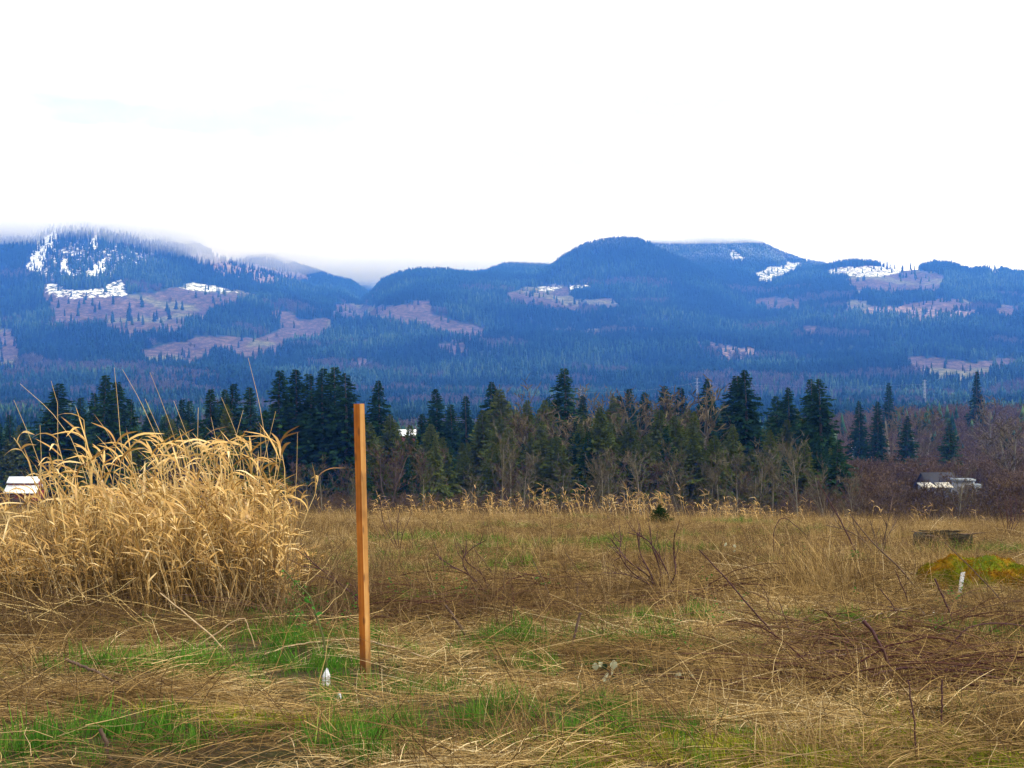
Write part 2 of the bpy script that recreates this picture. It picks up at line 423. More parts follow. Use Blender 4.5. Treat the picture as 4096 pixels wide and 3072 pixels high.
def cover(x, d, z):
    px = CX + F * x / d; py = CY - F * (z - CAMZ) / d
    jx = 34 * fbm(x / 110, d / 260, 3, 51); jy = 15 * fbm(x / 90, d / 220, 3, 52)
    qx, qy = px + jx, py + jy
    far = d > 2400
    cut = np.zeros(px.shape, bool); thin = cut.copy(); snow = cut.copy(); fld = cut.copy()
    for P in CUT: cut |= inpoly(qx, qy, P) | inpoly(qx, qy - 16, P)
    for P in THIN: thin |= inpoly(qx, qy, P)
    for P in SNOW: snow |= inpoly(px + .4 * jx, py + .3 * jy, P) | inpoly(px + .4 * jx, py + .3 * jy - 9, P)
    for P in FIELD: fld |= inpoly(qx, py + .3 * jy, P)
    crag = inpoly(qx, qy, CRAG)
    return cut & far, thin & far, snow & far, fld & (d > 1500), crag & far
ncol, nrow = 520, 420
us = np.linspace(-0.5, 0.5, ncol); ds = np.geomspace(540, 10800, nrow)
U, Dg = np.meshgrid(us, ds); X = U * Dg
Zh = zhill(X, Dg) - 1.2 * (1 - sstep(600, 680, Dg))
cut, thin, snow, fld, crag = cover(X, Dg, Zh)
colr = np.zeros((nrow, ncol, 4), np.float32); colr[..., 3] = 1
colr[..., :3] = (0.013, 0.024, 0.018)
colr[thin, :3] = (0.15, 0.11, 0.085)
colr[crag, :3] = (0.055, 0.055, 0.055)
colr[cut, :3] = (0.060, 0.044, 0.038)
nzc = fbm(X / 130, Dg / 130, 3, 61)
colr[..., :3] *= (1 + 0.28 * np.clip(nzc, -1, 1))[..., None] * np.where(cut, 1, 1)[..., None]
yellow = cut & (fbm(X / 240, Dg / 240, 2, 65) > .25)
colr[yellow, :3] = (0.085, 0.085, 0.045)
colr[fld, :3] = (0.09, 0.19, 0.06)
snowv = np.where(snow, .72, 0.0) + np.where(crag, 0.28, 0)
def hill_mat():
    m, nt = mat("hillside")
    o = N(nt, "ShaderNodeOutputMaterial"); p = N(nt, "ShaderNodeBsdfPrincipled")
    p.inputs["Roughness"].default_value = 1.0; p.inputs["Specular IOR Level"].default_value = 0.0
    g = N(nt, "ShaderNodeNewGeometry")
    a = N(nt, "ShaderNodeAttribute", attribute_name="cover"); s = N(nt, "ShaderNodeAttribute", attribute_name="snow")
    mpn = N(nt, "ShaderNodeMapping"); mpn.inputs[3].default_value = (1, .5, 2.2)
    n = N(nt, "ShaderNodeTexNoise"); n.inputs["Scale"].default_value = 0.075; n.inputs["Detail"].default_value = 6; n.inputs["Roughness"].default_value = .7
    nt.links.new(g.outputs["Position"], mpn.inputs[0]); nt.links.new(mpn.outputs[0], n.inputs["Vector"])
    r = ramp(nt, [(.4, .4, .4), (1.0, 1.0, 1.0), (2.1, 2.0, 1.9)], [.34, .5, .66])
    nt.links.new(n.outputs[0], r.inputs[0])
    mul = N(nt, "ShaderNodeMix", data_type='RGBA', blend_type='MULTIPLY'); mul.inputs[0].default_value = 1
    nt.links.new(a.outputs["Color"], mul.inputs[6]); nt.links.new(r.outputs[0], mul.inputs[7])
    sn = math_node(nt, 'ADD', s.outputs["Fac"], math_node(nt, 'MULTIPLY', math_node(nt, 'SUBTRACT', n.outputs[0], .5), 6.0))
    k = N(nt, "ShaderNodeMapRange"); k.inputs[1].default_value = .55; k.inputs[2].default_value = .8
    nt.links.new(sn, k.inputs[0])
    # noise alone never snows: gate by the attribute
    gate = N(nt, "ShaderNodeMapRange"); gate.inputs[1].default_value = .05; gate.inputs[2].default_value = .3
    nt.links.new(s.outputs["Fac"], gate.inputs[0])
    fac = math_node(nt, 'MULTIPLY', k.outputs[0], gate.outputs[0])
    mix = N(nt, "ShaderNodeMix", data_type='RGBA')
    nt.links.new(fac, mix.inputs[0]); nt.links.new(mul.outputs[2], mix.inputs[6]); mix.inputs[7].default_value = (.52, .54, .56, 1)
    nt.links.new(mix.outputs[2], p.inputs["Base Color"])
    nt.links.new(p.outputs[0], o.inputs[0])
    return m
M['hill'] = hill_mat()
o = obj("hills", mesh_from("hills", np.stack([X, Dg, Zh], -1), grid_faces(nrow, ncol), [M['hill']],
        {"cover": ('FLOAT_COLOR', colr), "snow": ('FLOAT', snowv)}, smooth=True))
tag(o, kind="structure")

# ------------------------------------------------------------------ scatter by geometry nodes (uncountable stuff only)
PROTO = {}
def scatter(name, pts, rot, scl, var, protos, label, cat, tint=None, stand=None):
    """protos: list of meshes"""
    col = bpy.data.collections.new(name + "_kinds")
    for i, me in enumerate(protos):
        p = bpy.data.objects.new("%s_kind_%02d" % (name, i), me); col.objects.link(p)
    n = len(pts)
    if np.ndim(scl) == 1: scl = np.repeat(np.asarray(scl)[:, None], 3, 1)
    at = {"rot": ('FLOAT_VECTOR', rot), "scl": ('FLOAT_VECTOR', scl), "var": ('INT', var),
          "tint": ('FLOAT', np.zeros(n) if tint is None else tint)}
    if stand is not None: at["stand"] = ('FLOAT', stand)
    me = mesh_from(name, pts, [], protos[0].materials, at)
    o = obj(name, me)
    tag(o, label, cat, kind="stuff")
    g = bpy.data.node_groups.new(name + "_scatter", 'GeometryNodeTree')
    g.interface.new_socket("Geometry", in_out='INPUT', socket_type='NodeSocketGeometry')
    g.interface.new_socket("Geometry", in_out='OUTPUT', socket_type='NodeSocketGeometry')
    gi = N(g, 'NodeGroupInput'); go = N(g, 'NodeGroupOutput')
    ci = N(g, 'GeometryNodeCollectionInfo'); ci.inputs[0].default_value = col
    ci.inputs['Separate Children'].default_value = True; ci.inputs['Reset Children'].default_value = True
    ip = N(g, 'GeometryNodeInstanceOnPoints'); ip.inputs['Pick Instance'].default_value = True
    def na(nm, t):
        a = N(g, 'GeometryNodeInputNamedAttribute', data_type=t); a.inputs[0].default_value = nm
        return a.outputs[0]
    e = N(g, 'FunctionNodeEulerToRotation')
    g.links.new(na("rot", 'FLOAT_VECTOR'), e.inputs[0])
    g.links.new(gi.outputs[0], ip.inputs['Points']); g.links.new(ci.outputs[0], ip.inputs['Instance'])
    g.links.new(na("var", 'INT'), ip.inputs['Instance Index']); g.links.new(e.outputs[0], ip.inputs['Rotation'])
    g.links.new(na("scl", 'FLOAT_VECTOR'), ip.inputs['Scale']); g.links.new(ip.outputs[0], go.inputs[0])
    md = o.modifiers.new("scatter", 'NODES'); md.node_group = g
    return o

# ------------------------------------------------------------------ far forest
def far_conifer(seed):
    r = np.random.default_rng(seed); mb = MB()
    tiers = 5; s = 7
    for t in range(tiers):
        z0 = 0.06 + 0.80 * t / tiers; z1 = min(z0 + 0.36, 1.0)
        rad = 0.17 * (1 - z0) ** .85 * r.uniform(.9, 1.1) + .012
        a = np.arange(s) * 2 * pi / s + r.uniform(0, 6)
        ring = np.stack([np.cos(a) * rad * r.uniform(.6, 1.25, s), np.sin(a) * rad * r.uniform(.6, 1.25, s), z0 + r.uniform(-.03, .03, s)], -1)
        v = np.vstack([ring, [[0, 0, z1]], [[0, 0, z0 + .03]]])
        f = [[i, (i + 1) % s, s] for i in range(s)] + [[(i + 1) % s, i, s + 1] for i in range(s)]
        mb.add(v, f, r.random())
    return mb
def far_bare(seed):
    r = np.random.default_rng(seed); mb = MB()
    tube1(mb, [(0, 0, 0), (0, 0, .55)], [.012, .006], 3, .8, False)
    n = 60
    p0 = np.stack([r.normal(0, .02, n), r.normal(0, .02, n), r.uniform(.15, .6, n)], -1)
    d = np.stack([r.normal(0, .55, n), r.normal(0, .55, n), r.uniform(.5, 1.3, n)], -1); d /= np.linalg.norm(d, axis=1, keepdims=True)
    p1 = p0 + d * r.uniform(.2, .42, n)[:, None]
    side = np.cross(d, r.normal(size=(n, 3))); side /= np.linalg.norm(side, axis=1, keepdims=True)
    v, f = ribbons(np.stack([p0, p1], 1), np.stack([np.full(n, .012), np.full(n, .03)], 1), side)
    mb.add(v, f, np.repeat(r.random(n), 4))
    return mb
def farforest_mat():
    m, nt = mat("far_forest")
    o = N(nt, "ShaderNodeOutputMaterial")
    oi = N(nt, "ShaderNodeObjectInfo"); ti = N(nt, "ShaderNodeAttribute", attribute_name="tint", attribute_type='INSTANCER')
    r = ramp(nt, [(0.004, 0.016, 0.012), (0.009, 0.030, 0.017), (0.024, 0.062, 0.026), (0.075, 0.120, 0.045)], [0, .5, .8, 1])
    sa = N(nt, "ShaderNodeAttribute", attribute_name="stand", attribute_type='INSTANCER')
    nt.links.new(math_node(nt, 'ADD', math_node(nt, 'MULTIPLY', oi.outputs["Random"], .5), math_node(nt, 'MULTIPLY', sa.outputs["Fac"], .5)), r.inputs[0])
    mix = N(nt, "ShaderNodeMix", data_type='RGBA'); mix.inputs[7].default_value = (.62, .66, .72, 1)
    g = N(nt, "ShaderNodeNewGeometry"); sp = N(nt, "ShaderNodeSeparateXYZ"); nt.links.new(g.outputs["Normal"], sp.inputs[0])
    up = N(nt, "ShaderNodeMapRange"); up.inputs[1].default_value = .0; up.inputs[2].default_value = .6
    nt.links.new(sp.outputs[2], up.inputs[0])
    nt.links.new(math_node(nt, 'MULTIPLY', ti.outputs["Fac"], up.outputs[0]), mix.inputs[0]); nt.links.new(r.outputs[0], mix.inputs[6])
    d = N(nt, "ShaderNodeBsdfDiffuse"); nt.links.new(mix.outputs[2], d.inputs[0]); nt.links.new(d.outputs[0], o.inputs[0])
    return m
M['farfir'] = farforest_mat()
M['farbare'] = foliage("far_alder", [(0.035, 0.028, 0.022), (0.065, 0.052, 0.040), (0.11, 0.09, 0.07)], None, 0.0, .5)

def forest_points():
    n = 210000
    r = np.random.default_rng(5)
    d = np.sqrt(r.uniform(480 ** 2, 9600 ** 2, n * 2)); u = r.uniform(-.42, .42, n * 2)
    # far beyond the second ridge fewer are needed
    keep = r.random(n * 2) < np.where(d > 7000, .35, 1.0)
    d, u = d[keep], u[keep]
    x = u * d; z = zhill(x, d)
    return d, x, z, r
d, x, z, r = forest_points()
cut, thin, snow, fld, crag = cover(x, d, z)
p_keep = np.ones(len(d))
p_keep[thin] = .12; p_keep[crag] = .5; p_keep[cut] = np.where(fbm(x / 90, d / 90, 2, 83) > .5, .16, .015)[cut]; p_keep[snow & ~crag] = .02; p_keep[snow & crag] = .12; p_keep[fld] = 0
gap = fbm(x / 300, d / 300, 3, 71)
p_keep = p_keep * np.where(gap < -.55, .35, 1.0)
p_keep = p_keep * np.where((x / d > .2) & (d < 1000), .18, 1.0)
k = r.random(len(d)) < p_keep
d, x, z, gap, thin, cut = d[k], x[k], z[k], gap[k], thin[k], cut[k]
stand = noise(x / 420, d / 420, 73)
h = np.clip(21 + 9 * stand + r.normal(0, 3.5, len(d)), 8, 36)
h = np.where(d < 2000, np.clip(14 + 5 * stand + r.normal(0, 3, len(d)), 6, 24), h)
# skip what stands behind the hills
elev = (Zh - CAMZ) / Dg
runmax = np.maximum.accumulate(elev, 0)
ci = np.clip(((x / d + .5) * (ncol - 1)).astype(int), 0, ncol - 1)
ri = np.clip((np.log(d / 540) / np.log(10800 / 540) * (nrow - 1)).astype(int) - 3, 0, nrow - 1)
rm = np.minimum.reduce([runmax[ri, np.clip(ci + k_, 0, ncol - 1)] for k_ in (-6, 0, 6)])
vis = (z + h - CAMZ) / d > rm - 0.004
d, x, z, h, gap, stand = d[vis], x[vis], z[vis], h[vis], gap[vis], stand[vis]
pyv = CY - F * (z - CAMZ) / d
bare = (noise(x / 260, d / 200, 77) > np.where(d < 2700, .16, np.where(z < 330, .36, .66))) & (r.random(len(d)) < .8)
frost = sstep(430, 600, z) * .55 * sstep(-.4, .5, noise(x / 150, d / 150, 79) + .35)
n = len(d)
rot = np.stack([r.normal(0, .03, n), r.normal(0, .03, n), r.uniform(0, 6.28, n)], -1)
f_ = ~bare
scl = np.stack([h * r.uniform(.8, 1.25, n), h * r.uniform(.8, 1.25, n), h], -1)
scatter("conifer_forest", np.stack([x, d, z], -1)[f_], rot[f_], scl[f_], r.integers(0, 5, n)[f_],
        [far_conifer(i).mesh("far_conifer", [M['farfir']]) for i in range(5)], "blue hazed conifer forest covering the far hillsides", "forest", frost[f_], np.clip(.42 + 1.5 * fbm(x / 420, d / 520, 3, 87), 0, 1)[f_])
scl = scl * np.array([1.0, 1.0, .8])
scatter("leafless_forest", np.stack([x, d, z], -1)[bare], rot[bare], scl[bare], r.integers(0, 3, n)[bare],
        [far_bare(i).mesh("far_bare", [M['farbare']]) for i in range(3)], "pale leafless alder woods mixed among the valley conifers", "forest")
print("far trees", n)
# ------------------------------------------------------------------ surveying: picture point -> place on the field
def ground_at(px, py, dmax=60):
    d = np.geomspace(3, dmax, 1500)
    x = (px - CX) / F * d
    row = CY - F * (zg(x, d) - CAMZ) / d
    i = np.argmax(row <= py) if (row <= py).any() else len(d) - 1
    return np.array([x[i], d[i], zg(x[i], d[i])])
def at_depth(px, py, d):
    return np.array([(px - CX) / F * d, d, CAMZ + d * (CY - py) / F])

# ------------------------------------------------------------------ trees
def conifer(seed, R=.16, low=.07, dens=1.0, needle='fir', droop=.45, gaps=.12):
    """unit-height conifer: (trunk, crown) meshes made of drooping boughs with needle sprays"""
    r = np.random.default_rng(seed)
    tb = MB()
    zt = np.linspace(0, 1, 7)
    bend = np.stack([.008 * np.sin(zt * 5 + seed), .008 * np.cos(zt * 4 + seed), zt], -1)
    tube1(tb, bend, .014 * (1 - zt) + .0012, 6, .5)
    nb = int(330 * dens)
    t = low + (1 - low) * (np.arange(nb) / nb) ** 1.05
    lop = 1 + .16 * np.sin(t * 23 + seed) * np.sin(t * 9 + 2 * seed)
    keep = r.random(nb) > gaps * (1 - t)
    t, lop = t[keep], lop[keep]; nb = len(t)
    az = np.arange(nb) * 2.399 + r.normal(0, .5, nb)
    L = R * (1 - t) ** .78 * lop * r.uniform(.6, 1.12, nb) + .006
    L *= np.where(t < low + .12, .75, 1)
    ns = 10
    s = (np.arange(ns)[None] + r.random((nb, ns))) / ns
    dr = droop * r.uniform(.6, 1.3, nb)[:, None] * (1 - .5 * t[:, None])
    def P(s):
        hz = L[:, None] * s
        z = t[:, None] + L[:, None] * (.22 * s - dr * s ** 2 * 1.3 + .12 * s ** 4)
        return np.stack([np.cos(az)[:, None] * hz, np.sin(az)[:, None] * hz, z], -1)
    p0 = P(s)
    fwd = P(np.minimum(s + .08, 1.2)) - p0; fwd /= np.linalg.norm(fwd, axis=-1, keepdims=True) + 1e-9
    sd_ = np.stack([-np.sin(az), np.cos(az), np.zeros(nb)], -1)[:, None, :]
    sign = np.where(r.random((nb, ns)) < .5, -1, 1)[..., None]
    dirv = fwd * r.uniform(.5, 1.1, (nb, ns, 1)) + sd_ * sign * r.uniform(.2, .9, (nb, ns, 1)) + np.array([0, 0, -1]) * r.uniform(0, .5, (nb, ns, 1))
    dirv /= np.linalg.norm(dirv, axis=-1, keepdims=True)
    ln = (L[:, None] * .28 * (1.15 - .55 * s) + .010) * r.uniform(.6, 1.3, (nb, ns))
    wd = np.cross(dirv, r.normal(size=(nb, ns, 3)) * 1.1 + np.array([0, 0, .6])); wd /= np.linalg.norm(wd, axis=-1, keepdims=True) + 1e-9
    w2 = (ln * r.uniform(.20, .42, (nb, ns)))[..., None] * wd
    a = p0; b = p0 + dirv * ln[..., None] * .45 + w2; c = p0 + dirv * ln[..., None]; e = p0 + dirv * ln[..., None] * .45 - w2
    v = np.stack([a, b, c, e], 2).reshape(-1, 3)
    f = np.arange(len(v)).reshape(-1, 4)
    cb = MB()
    rv = np.clip(.5 * r.random((nb, 1)) + .5 * r.random((nb, ns)) * (.6 + .4 * s), 0, 1)
    cb.add(v, f, np.repeat(rv.ravel(), 4))
    sp = P(np.linspace(0, 1, 4)[None] * np.ones((nb, 1)))
    tv, tf = tubes(sp, L[:, None] * np.array([.02, .015, .010, .004])[None] + .0006, 3)
    cb.add(tv, tf, .15)
    return tb.mesh("fir_trunk", [M['bark']]), cb.mesh("fir_crown", [M[needle]])

def bare_tree(seed, spread=.55, forks=9, trunk=.009, twigmat='twigs', barkmat='palebark', twig=1.0, stems=1):
    r = np.random.default_rng(seed)
    tb, cb = MB(), MB()
    seg3, tw = [], []
    def grow(p, dv, ln, rad, lvl, big):
        k = 5
        pts = [p]
        dd = dv.copy()
        for i in range(k - 1):
            dd = dd + r.normal(0, (.035 if stems == 1 else .07) if lvl == 0 else .10 + .05 * lvl, 3) + np.array([0, 0, .06 if lvl else .02]); dd /= np.linalg.norm(dd)
            pts.append(pts[-1] + dd * ln / (k - 1))
        pts = np.array(pts); rr = rad * np.linspace(1, .45 if lvl < 2 else .2, k)
        if lvl == 0: tube1(tb, pts, rr, 6, .5, False)
        elif lvl < 3: seg3.append((pts, rr))
        else: tw.append((pts[[0, 2, 4]], rad))
        if lvl >= 3: return
        nch = [forks, 5, 5][lvl]
        for i in range(nch):
            s = r.uniform(.28 if lvl == 0 else .2, 1.0)
            j = min(int(s * (k - 1)), k - 2); fr = s * (k - 1) - j
            q = pts[j] * (1 - fr) + pts[j + 1] * fr
            a = r.uniform(0, 6.28); base = pts[j + 1] - pts[j]; base /= np.linalg.norm(base)
            lat = np.array([cos(a), sin(a), .1])
            nd = base * r.uniform(.6, 1.0) + lat * spread * r.uniform(.6, 1.2); nd /= np.linalg.norm(nd)
            grow(q, nd, ln * r.uniform(.32, .58) * (1.15 - .5 * s if lvl == 0 else 1), rr[j] * r.uniform(.4, .6), lvl + 1, False)
    for s in range(stems):
        a = r.uniform(0, 6.28); tl = 0 if stems == 1 else .28
        grow(np.array([0, 0, 0.0]), np.array([tl * cos(a), tl * sin(a), 1.0]) / math.hypot(1, tl), .86, trunk, 0, True)
    P = np.array([p for p, _ in seg3]); Rr = np.array([q for _, q in seg3])
    v, f = tubes(P, Rr, 3); cb.add(v, f, np.repeat(r.random(len(P)), 15))
    P = np.array([p for p, _ in tw]); n = len(P)
    sd2 = np.cross(P[:, 2] - P[:, 0], r.normal(size=(n, 3))); sd2 /= np.linalg.norm(sd2, axis=1, keepdims=True)
    v, f = ribbons(P, np.array([.006, .005, .003])[None] * np.ones((n, 1)) * twig, sd2)
    cb.add(v, f, np.repeat(r.random(n), 6))
    return tb.mesh("tree_trunk", [M[barkmat]]), cb.mesh("tree_crown", [M[twigmat]])

M['paletwigs'] = foliage("pale_twigs", [(.045, .036, .022), (.08, .068, .044), (.13, .11, .075)], None, 0, .5)
FIRS = [conifer(101, .17), conifer(102, .15, dens=1.1), conifer(103, .20, gaps=.2), conifer(104, .13), conifer(105, .22, gaps=.25, dens=1.1)]
CEDARS = [conifer(121, .24, .03, 1.1, 'cedar', .35, .05), conifer(122, .30, .02, 1.1, 'cedar', .25, .08), conifer(123, .26, .03, 1.2, 'cedar', .5, .05)]
BARES = [bare_tree(201, .5, 13, twigmat='paletwigs', twig=.9), bare_tree(202, .65, 14, twigmat='paletwigs', twig=.9), bare_tree(203, .45, 12, twigmat='paletwigs', twig=.9), bare_tree(204, .7, 12, .008, 'paletwigs', twig=.9, stems=2)]
BROAD = [bare_tree(211, .85, 14, .022, 'twigs', 'palebark', 1.6), bare_tree(212, .95, 15, .02, 'twigs', 'palebark', 1.7, 2)]

def place_tree(name, pair, px, topy, d, wide, label, cat, group, rz=None, lean=0.0, grow=1.0):
    x = (px - CX) / F * d
    zb = float(zg(x, d)) - .15
    H = CAMZ + d * (CY - topy) / F - zb
    e = empty(name, (x, d, zb), rng.uniform(0, 6.28) if rz is None else rz)
    e.rotation_euler[1] = lean
    tag(e, label, cat, group)
    for nm, me in zip(("trunk", "crown"), pair):
        c = obj(nm, me, e); c.scale = (H * wide * grow, H * wide * grow, H)
    return e

G1 = "dark firs in the treeline beyond the field"
firs = [  # column, top row, distance, kind, width, label
 (38, 1660, 330, 1, 1.0, "dark fir at the far left edge beyond the reeds"),
 (-20, 1664, 320, 0, 1.1, "fir cut by the left edge of the picture"),
 (205, 1610, 262, 2, 1.1, "smaller fir tucked left against the broad leftmost fir"),
 (236, 1533, 255, 2, 1.35, "broad dark fir, leftmost tall one above the reeds"),
 (325, 1590, 275, 3, 1.1, "slim fir just right of the broad leftmost fir"),
 (374, 1571, 270, 3, 1.0, "slim fir close left of the pointed pair above the reeds"),
 (423, 1500, 250, 1, 1.1, "taller pointed fir of the pair above the reeds"),
 (469, 1527, 255, 0, 1.25, "right-hand fir of the pointed pair above the reeds"),
 (520, 1600, 262, 2, 1.0, "low fir sloping down right of the pointed pair"),
 (600, 1650, 290, 0, 1.0, "low dim fir in the dip right of the pointed pair"),
 (730, 1598, 300, 3, 1.0, "small fir, left of the two in the dip before the row of four"),
 (760, 1603, 300, 3, 1.0, "small fir, right of the two in the dip before the row of four"),
 (843, 1557, 265, 1, 1.05, "first fir of the even row of four left of the stake"),
 (900, 1557, 270, 0, 1.0, "second fir of the even row of four left of the stake"),
 (936, 1535, 262, 3, 1.2, "third and tallest fir of the even row of four"),
 (998, 1549, 265, 1, 1.05, "fourth fir of the even row of four, next to the tall clump"),
 (1060, 1640, 250, 0, 1.1, "low fir filling the left foot of the tall clump"),
 (1122, 1481, 240, 0, 1.15, "leftmost fir of the tall dense clump beside the stake"),
 (1182, 1478, 246, 1, 1.1, "second fir from left in the tall dense clump"),
 (1236, 1495, 244, 3, 1.3, "third fir from left in the tall dense clump, slightly lower"),
 (1293, 1473, 238, 2, 1.0, "fourth fir from left in the tall dense clump"),
 (1339, 1468, 242, 0, 1.1, "highest fir of the tall dense clump beside the stake"),
 (1382, 1492, 236, 2, 1.05, "rightmost fir of the tall clump, behind the stake top"),
 (1513, 1522, 245, 4, .82, "lone ragged fir just right of the stake top"),
 (1689, 1655, 280, 1, 1.0, "short fir left of the white-roofed red barn gap"),
 (1743, 1555, 270, 0, 1.0, "pale-topped fir right of the white roof"),
 (1803, 1617, 268, 1, 1.1, "lower fir leaning on the right of the pale-topped fir"),
 (1790, 1760, 225, 2, 1.2, "bushy dark fir low in front of the gap in the trees"),
 (1863, 1584, 300, 3, 1.05, "slim lone fir standing in the gap in the trees"),
 (1966, 1527, 262, 4, .8, "ragged leaning fir right of the gap in the trees"),
 (2193, 1587, 300, 3, .9, "small spire left of the tall central fir"),
 (2255, 1473, 255, 0, 1.15, "tall pointed central fir rising alone above the bare trees"),
 (2331, 1582, 300, 3, 1.0, "small spire right of the tall central fir by the pylon"),
 (2400, 1640, 285, 1, 1.0, "low dark fir in the middle between pylon and spires"),
 (2477, 1584, 275, 1, 1.1, "first of five spires right of the tall central fir"),
 (2518, 1555, 290, 3, 1.0, "slim second of five spires right of the tall central fir"),
 (2578, 1568, 280, 0, 1.0, "third of five spires right of the tall central fir"),
 (2659, 1544, 275, 1, 1.0, "fourth of five spires right of the tall central fir"),
 (2721, 1550, 280, 3, 1.1, "fifth of five spires right of the tall central fir"),
 (2827, 1514, 258, 4, .75, "brownish ragged fir left of the twin-topped fir"),
 (2945, 1503, 240, 0, 1.2, "left half of the big twin-topped fir"),
 (2979, 1479, 236, 4, .95, "taller right half of the big twin-topped fir"),
 (3104, 1584, 262, 0, 1.1, "low fir on the left of the small ragged one"),
 (3153, 1549, 244, 4, .8, "small ragged fir between the two twin-topped firs"),
 (3243, 1516, 232, 2, .9, "left half of the wide ragged fir on the right"),
 (3278, 1516, 228, 4, 1.0, "right half of the wide ragged fir on the right"),
 (3350, 1770, 190, 2, 1.3, "low bushy fir at the right foot of the ragged fir"),
 (3436, 1603, 400, 2, 1.0, "first dark fir standing in the brown alder thicket"),
 (3510, 1606, 380, 1, 1.2, "second dark fir standing in the brown alder thicket"),
 (3629, 1663, 380, 2, 1.3, "third, blunt fir standing in the brown alder thicket"),
 (3798, 1682, 360, 2, 1.3, "small rounded fir alone in the reddish thicket"),
 (3555, 1531, 620, 0, 1.1, "far dark fir above the thicket, upper right"),
 (3907, 1487, 640, 0, 1.0, "far lone tall fir at upper right near the edge"),
]
for px, ty, d, k, wd, lab in firs:
    place_tree("fir_tree", FIRS[k], px, ty, d, wd, lab, "fir tree", G1, grow=1.5 if d < 345 else 1.05)
G2 = "olive cedars in the treeline"
cedars = [(150, 1760, 330, 0, 1.0), (300, 1790, 215, 1, .9), (560, 1720, 232, 2, .9), (690, 1690, 240, 0, 1.0), (800, 1740, 220, 1, .9), (960, 1720, 215, 2, 1.0), (1100, 1780, 205, 0, 1.0),
          (1560, 1660, 228, 0, 1.2), (1480, 1690, 224, 2, 1.1), (1640, 1700, 222, 1, 1.0), (1740, 1740, 205, 2, .8), (1930, 1640, 230, 0, 1.1), (2000, 1660, 224, 1, 1.0), (2110, 1600, 245, 2, .9), (2180, 1600, 250, 0, 1.0),
          (2320, 1690, 222, 1, .9), (2400, 1680, 214, 2, 1.0), (2520, 1680, 228, 1, 1.0), (2640, 1640, 224, 0, 1.1), (2700, 1660, 218, 1, 1.1), (2760, 1640, 236, 2, 1.0), (2860, 1740, 205, 0, 1.1), (2930, 1700, 214, 2, 1.0), (3080, 1720, 205, 1, .9), (3220, 1760, 196, 0, 1.0)]
where = ["left of the broad leftmost fir", "under the slim firs above the reeds", "right of the pointed pair of firs", "in the dip left of the row of four", "under the row of four firs, left end", "under the row of four firs, right end", "at the foot of the tall clump",
         "under the lone ragged fir", "just right of the stake", "left of the white-roofed barn", "low in the gap below the white roof", "on the right side of the gap", "behind the left pale bare tree", "left of the broad brown bare tree", "at the left flank of the tall central fir",
         "right of the broad brown bare tree", "below the pylon", "below the first of the five spires", "below the third of the five spires, brightest green", "below the fourth of the five spires", "below the fifth of the five spires", "left foot of the twin-topped fir", "right foot of the twin-topped fir", "below the small ragged fir", "below the wide ragged fir"]
for (px, ty, d, k, wd), wh in zip(cedars, where):
    place_tree("cedar_tree", CEDARS[k], px, ty, d, wd, "olive green bushy cedar " + wh, "cedar tree", G2, grow=1.2)
G3 = "pale bare saplings in front of the treeline"
saps = [(1290, 1865, 128, 0), (1240, 1900, 126, 2), (1445, 1900, 126, 2), (1700, 1880, 128, 1), (1880, 1890, 126, 2), (1998, 1745, 140, 0), (2040, 1800, 134, 2), (2094, 1829, 132, 1), (2239, 1850, 130, 2), (2355, 1834, 130, 3), (2407, 1834, 128, 0), (2447, 1850, 130, 2), (2564, 1826, 124, 1), (2751, 1800, 126, 3),
        (2841, 1860, 126, 2), (2880, 1850, 124, 0), (2944, 1823, 120, 1), (3009, 1860, 122, 2), (3036, 1812, 122, 0), (3094, 1840, 120, 2), (3193, 1778, 112, 1), (3318, 1842, 112, 2), (3440, 1900, 118, 0), (3830, 1860, 150, 2)]
swh = ["below the highest fir of the tall clump", "left of the stake below the tall clump", "hidden half behind the stake", "right of the stake below the white roof", "in the gap below the slim lone fir", "tall and white-trunked, left of the broad brown tree", "right beside the tall white-trunked one",
       "left under the broad brown tree", "right under the broad brown tree", "many-stemmed, left of the middle pair", "left of the middle pair", "right of the middle pair", "with a rounded crown below the spires", "wide and many-stemmed below the brownish fir", "thin, left of the twin-topped fir", "thin, under the twin-topped fir",
       "straight, below the twin-topped fir", "right of the straight one below the twin-topped fir", "tall and thin below the small ragged fir", "thin, left of the wide forked one", "wide and forked, brightest on the right", "leaning left, at the foot of the wide ragged fir", "small, in the brown scrub right of the leaning one", "slim, standing before the white house"]
for (px, ty, d, k), wh in zip(saps, swh):
    place_tree("bare_tree", BARES[k], px, ty, d, 1.0, "pale leafless tree " + wh, "bare tree", G3, lean=-.22 if "leaning" in wh else 0)
G4 = "broad leafless trees in the treeline"
for px, ty, d, k, wd, lab in [(2170, 1660, 236, 0, 1.25, "broad brown leafless tree left of the tall central fir"), (2310, 1690, 232, 1, 1.0, "brown leafless tree right of the tall central fir"),
        (2600, 1590, 232, 1, 1.0, "tall leafless tree with pale fork among the spires"), (2800, 1570, 235, 0, 1.2, "wide brown leafless tree left of the twin-topped fir"), (2060, 1680, 236, 1, 1.0, "brown leafless tree left of the broad one"),
        (2090, 1560, 330, 0, .7, "tall thin leafless tree far behind the broad brown one"), (2380, 1580, 320, 1, .7, "tall thin leafless tree right of the pylon"),
        (3560, 1640, 430, 0, .9, "tall pale leafless tree rising over the thicket"), (3680, 1660, 430, 1, .9, "pale leafless tree right of the third thicket fir"), (3960, 1600, 470, 0, 1.1, "big leafless tree near the right edge of the thicket"), (4060, 1700, 300, 1, 1.0, "leafless tree at the right picture edge above the houses")]:
    place_tree("leafless_tree", BROAD[k], px, ty, d, wd, lab, "bare tree", G4)

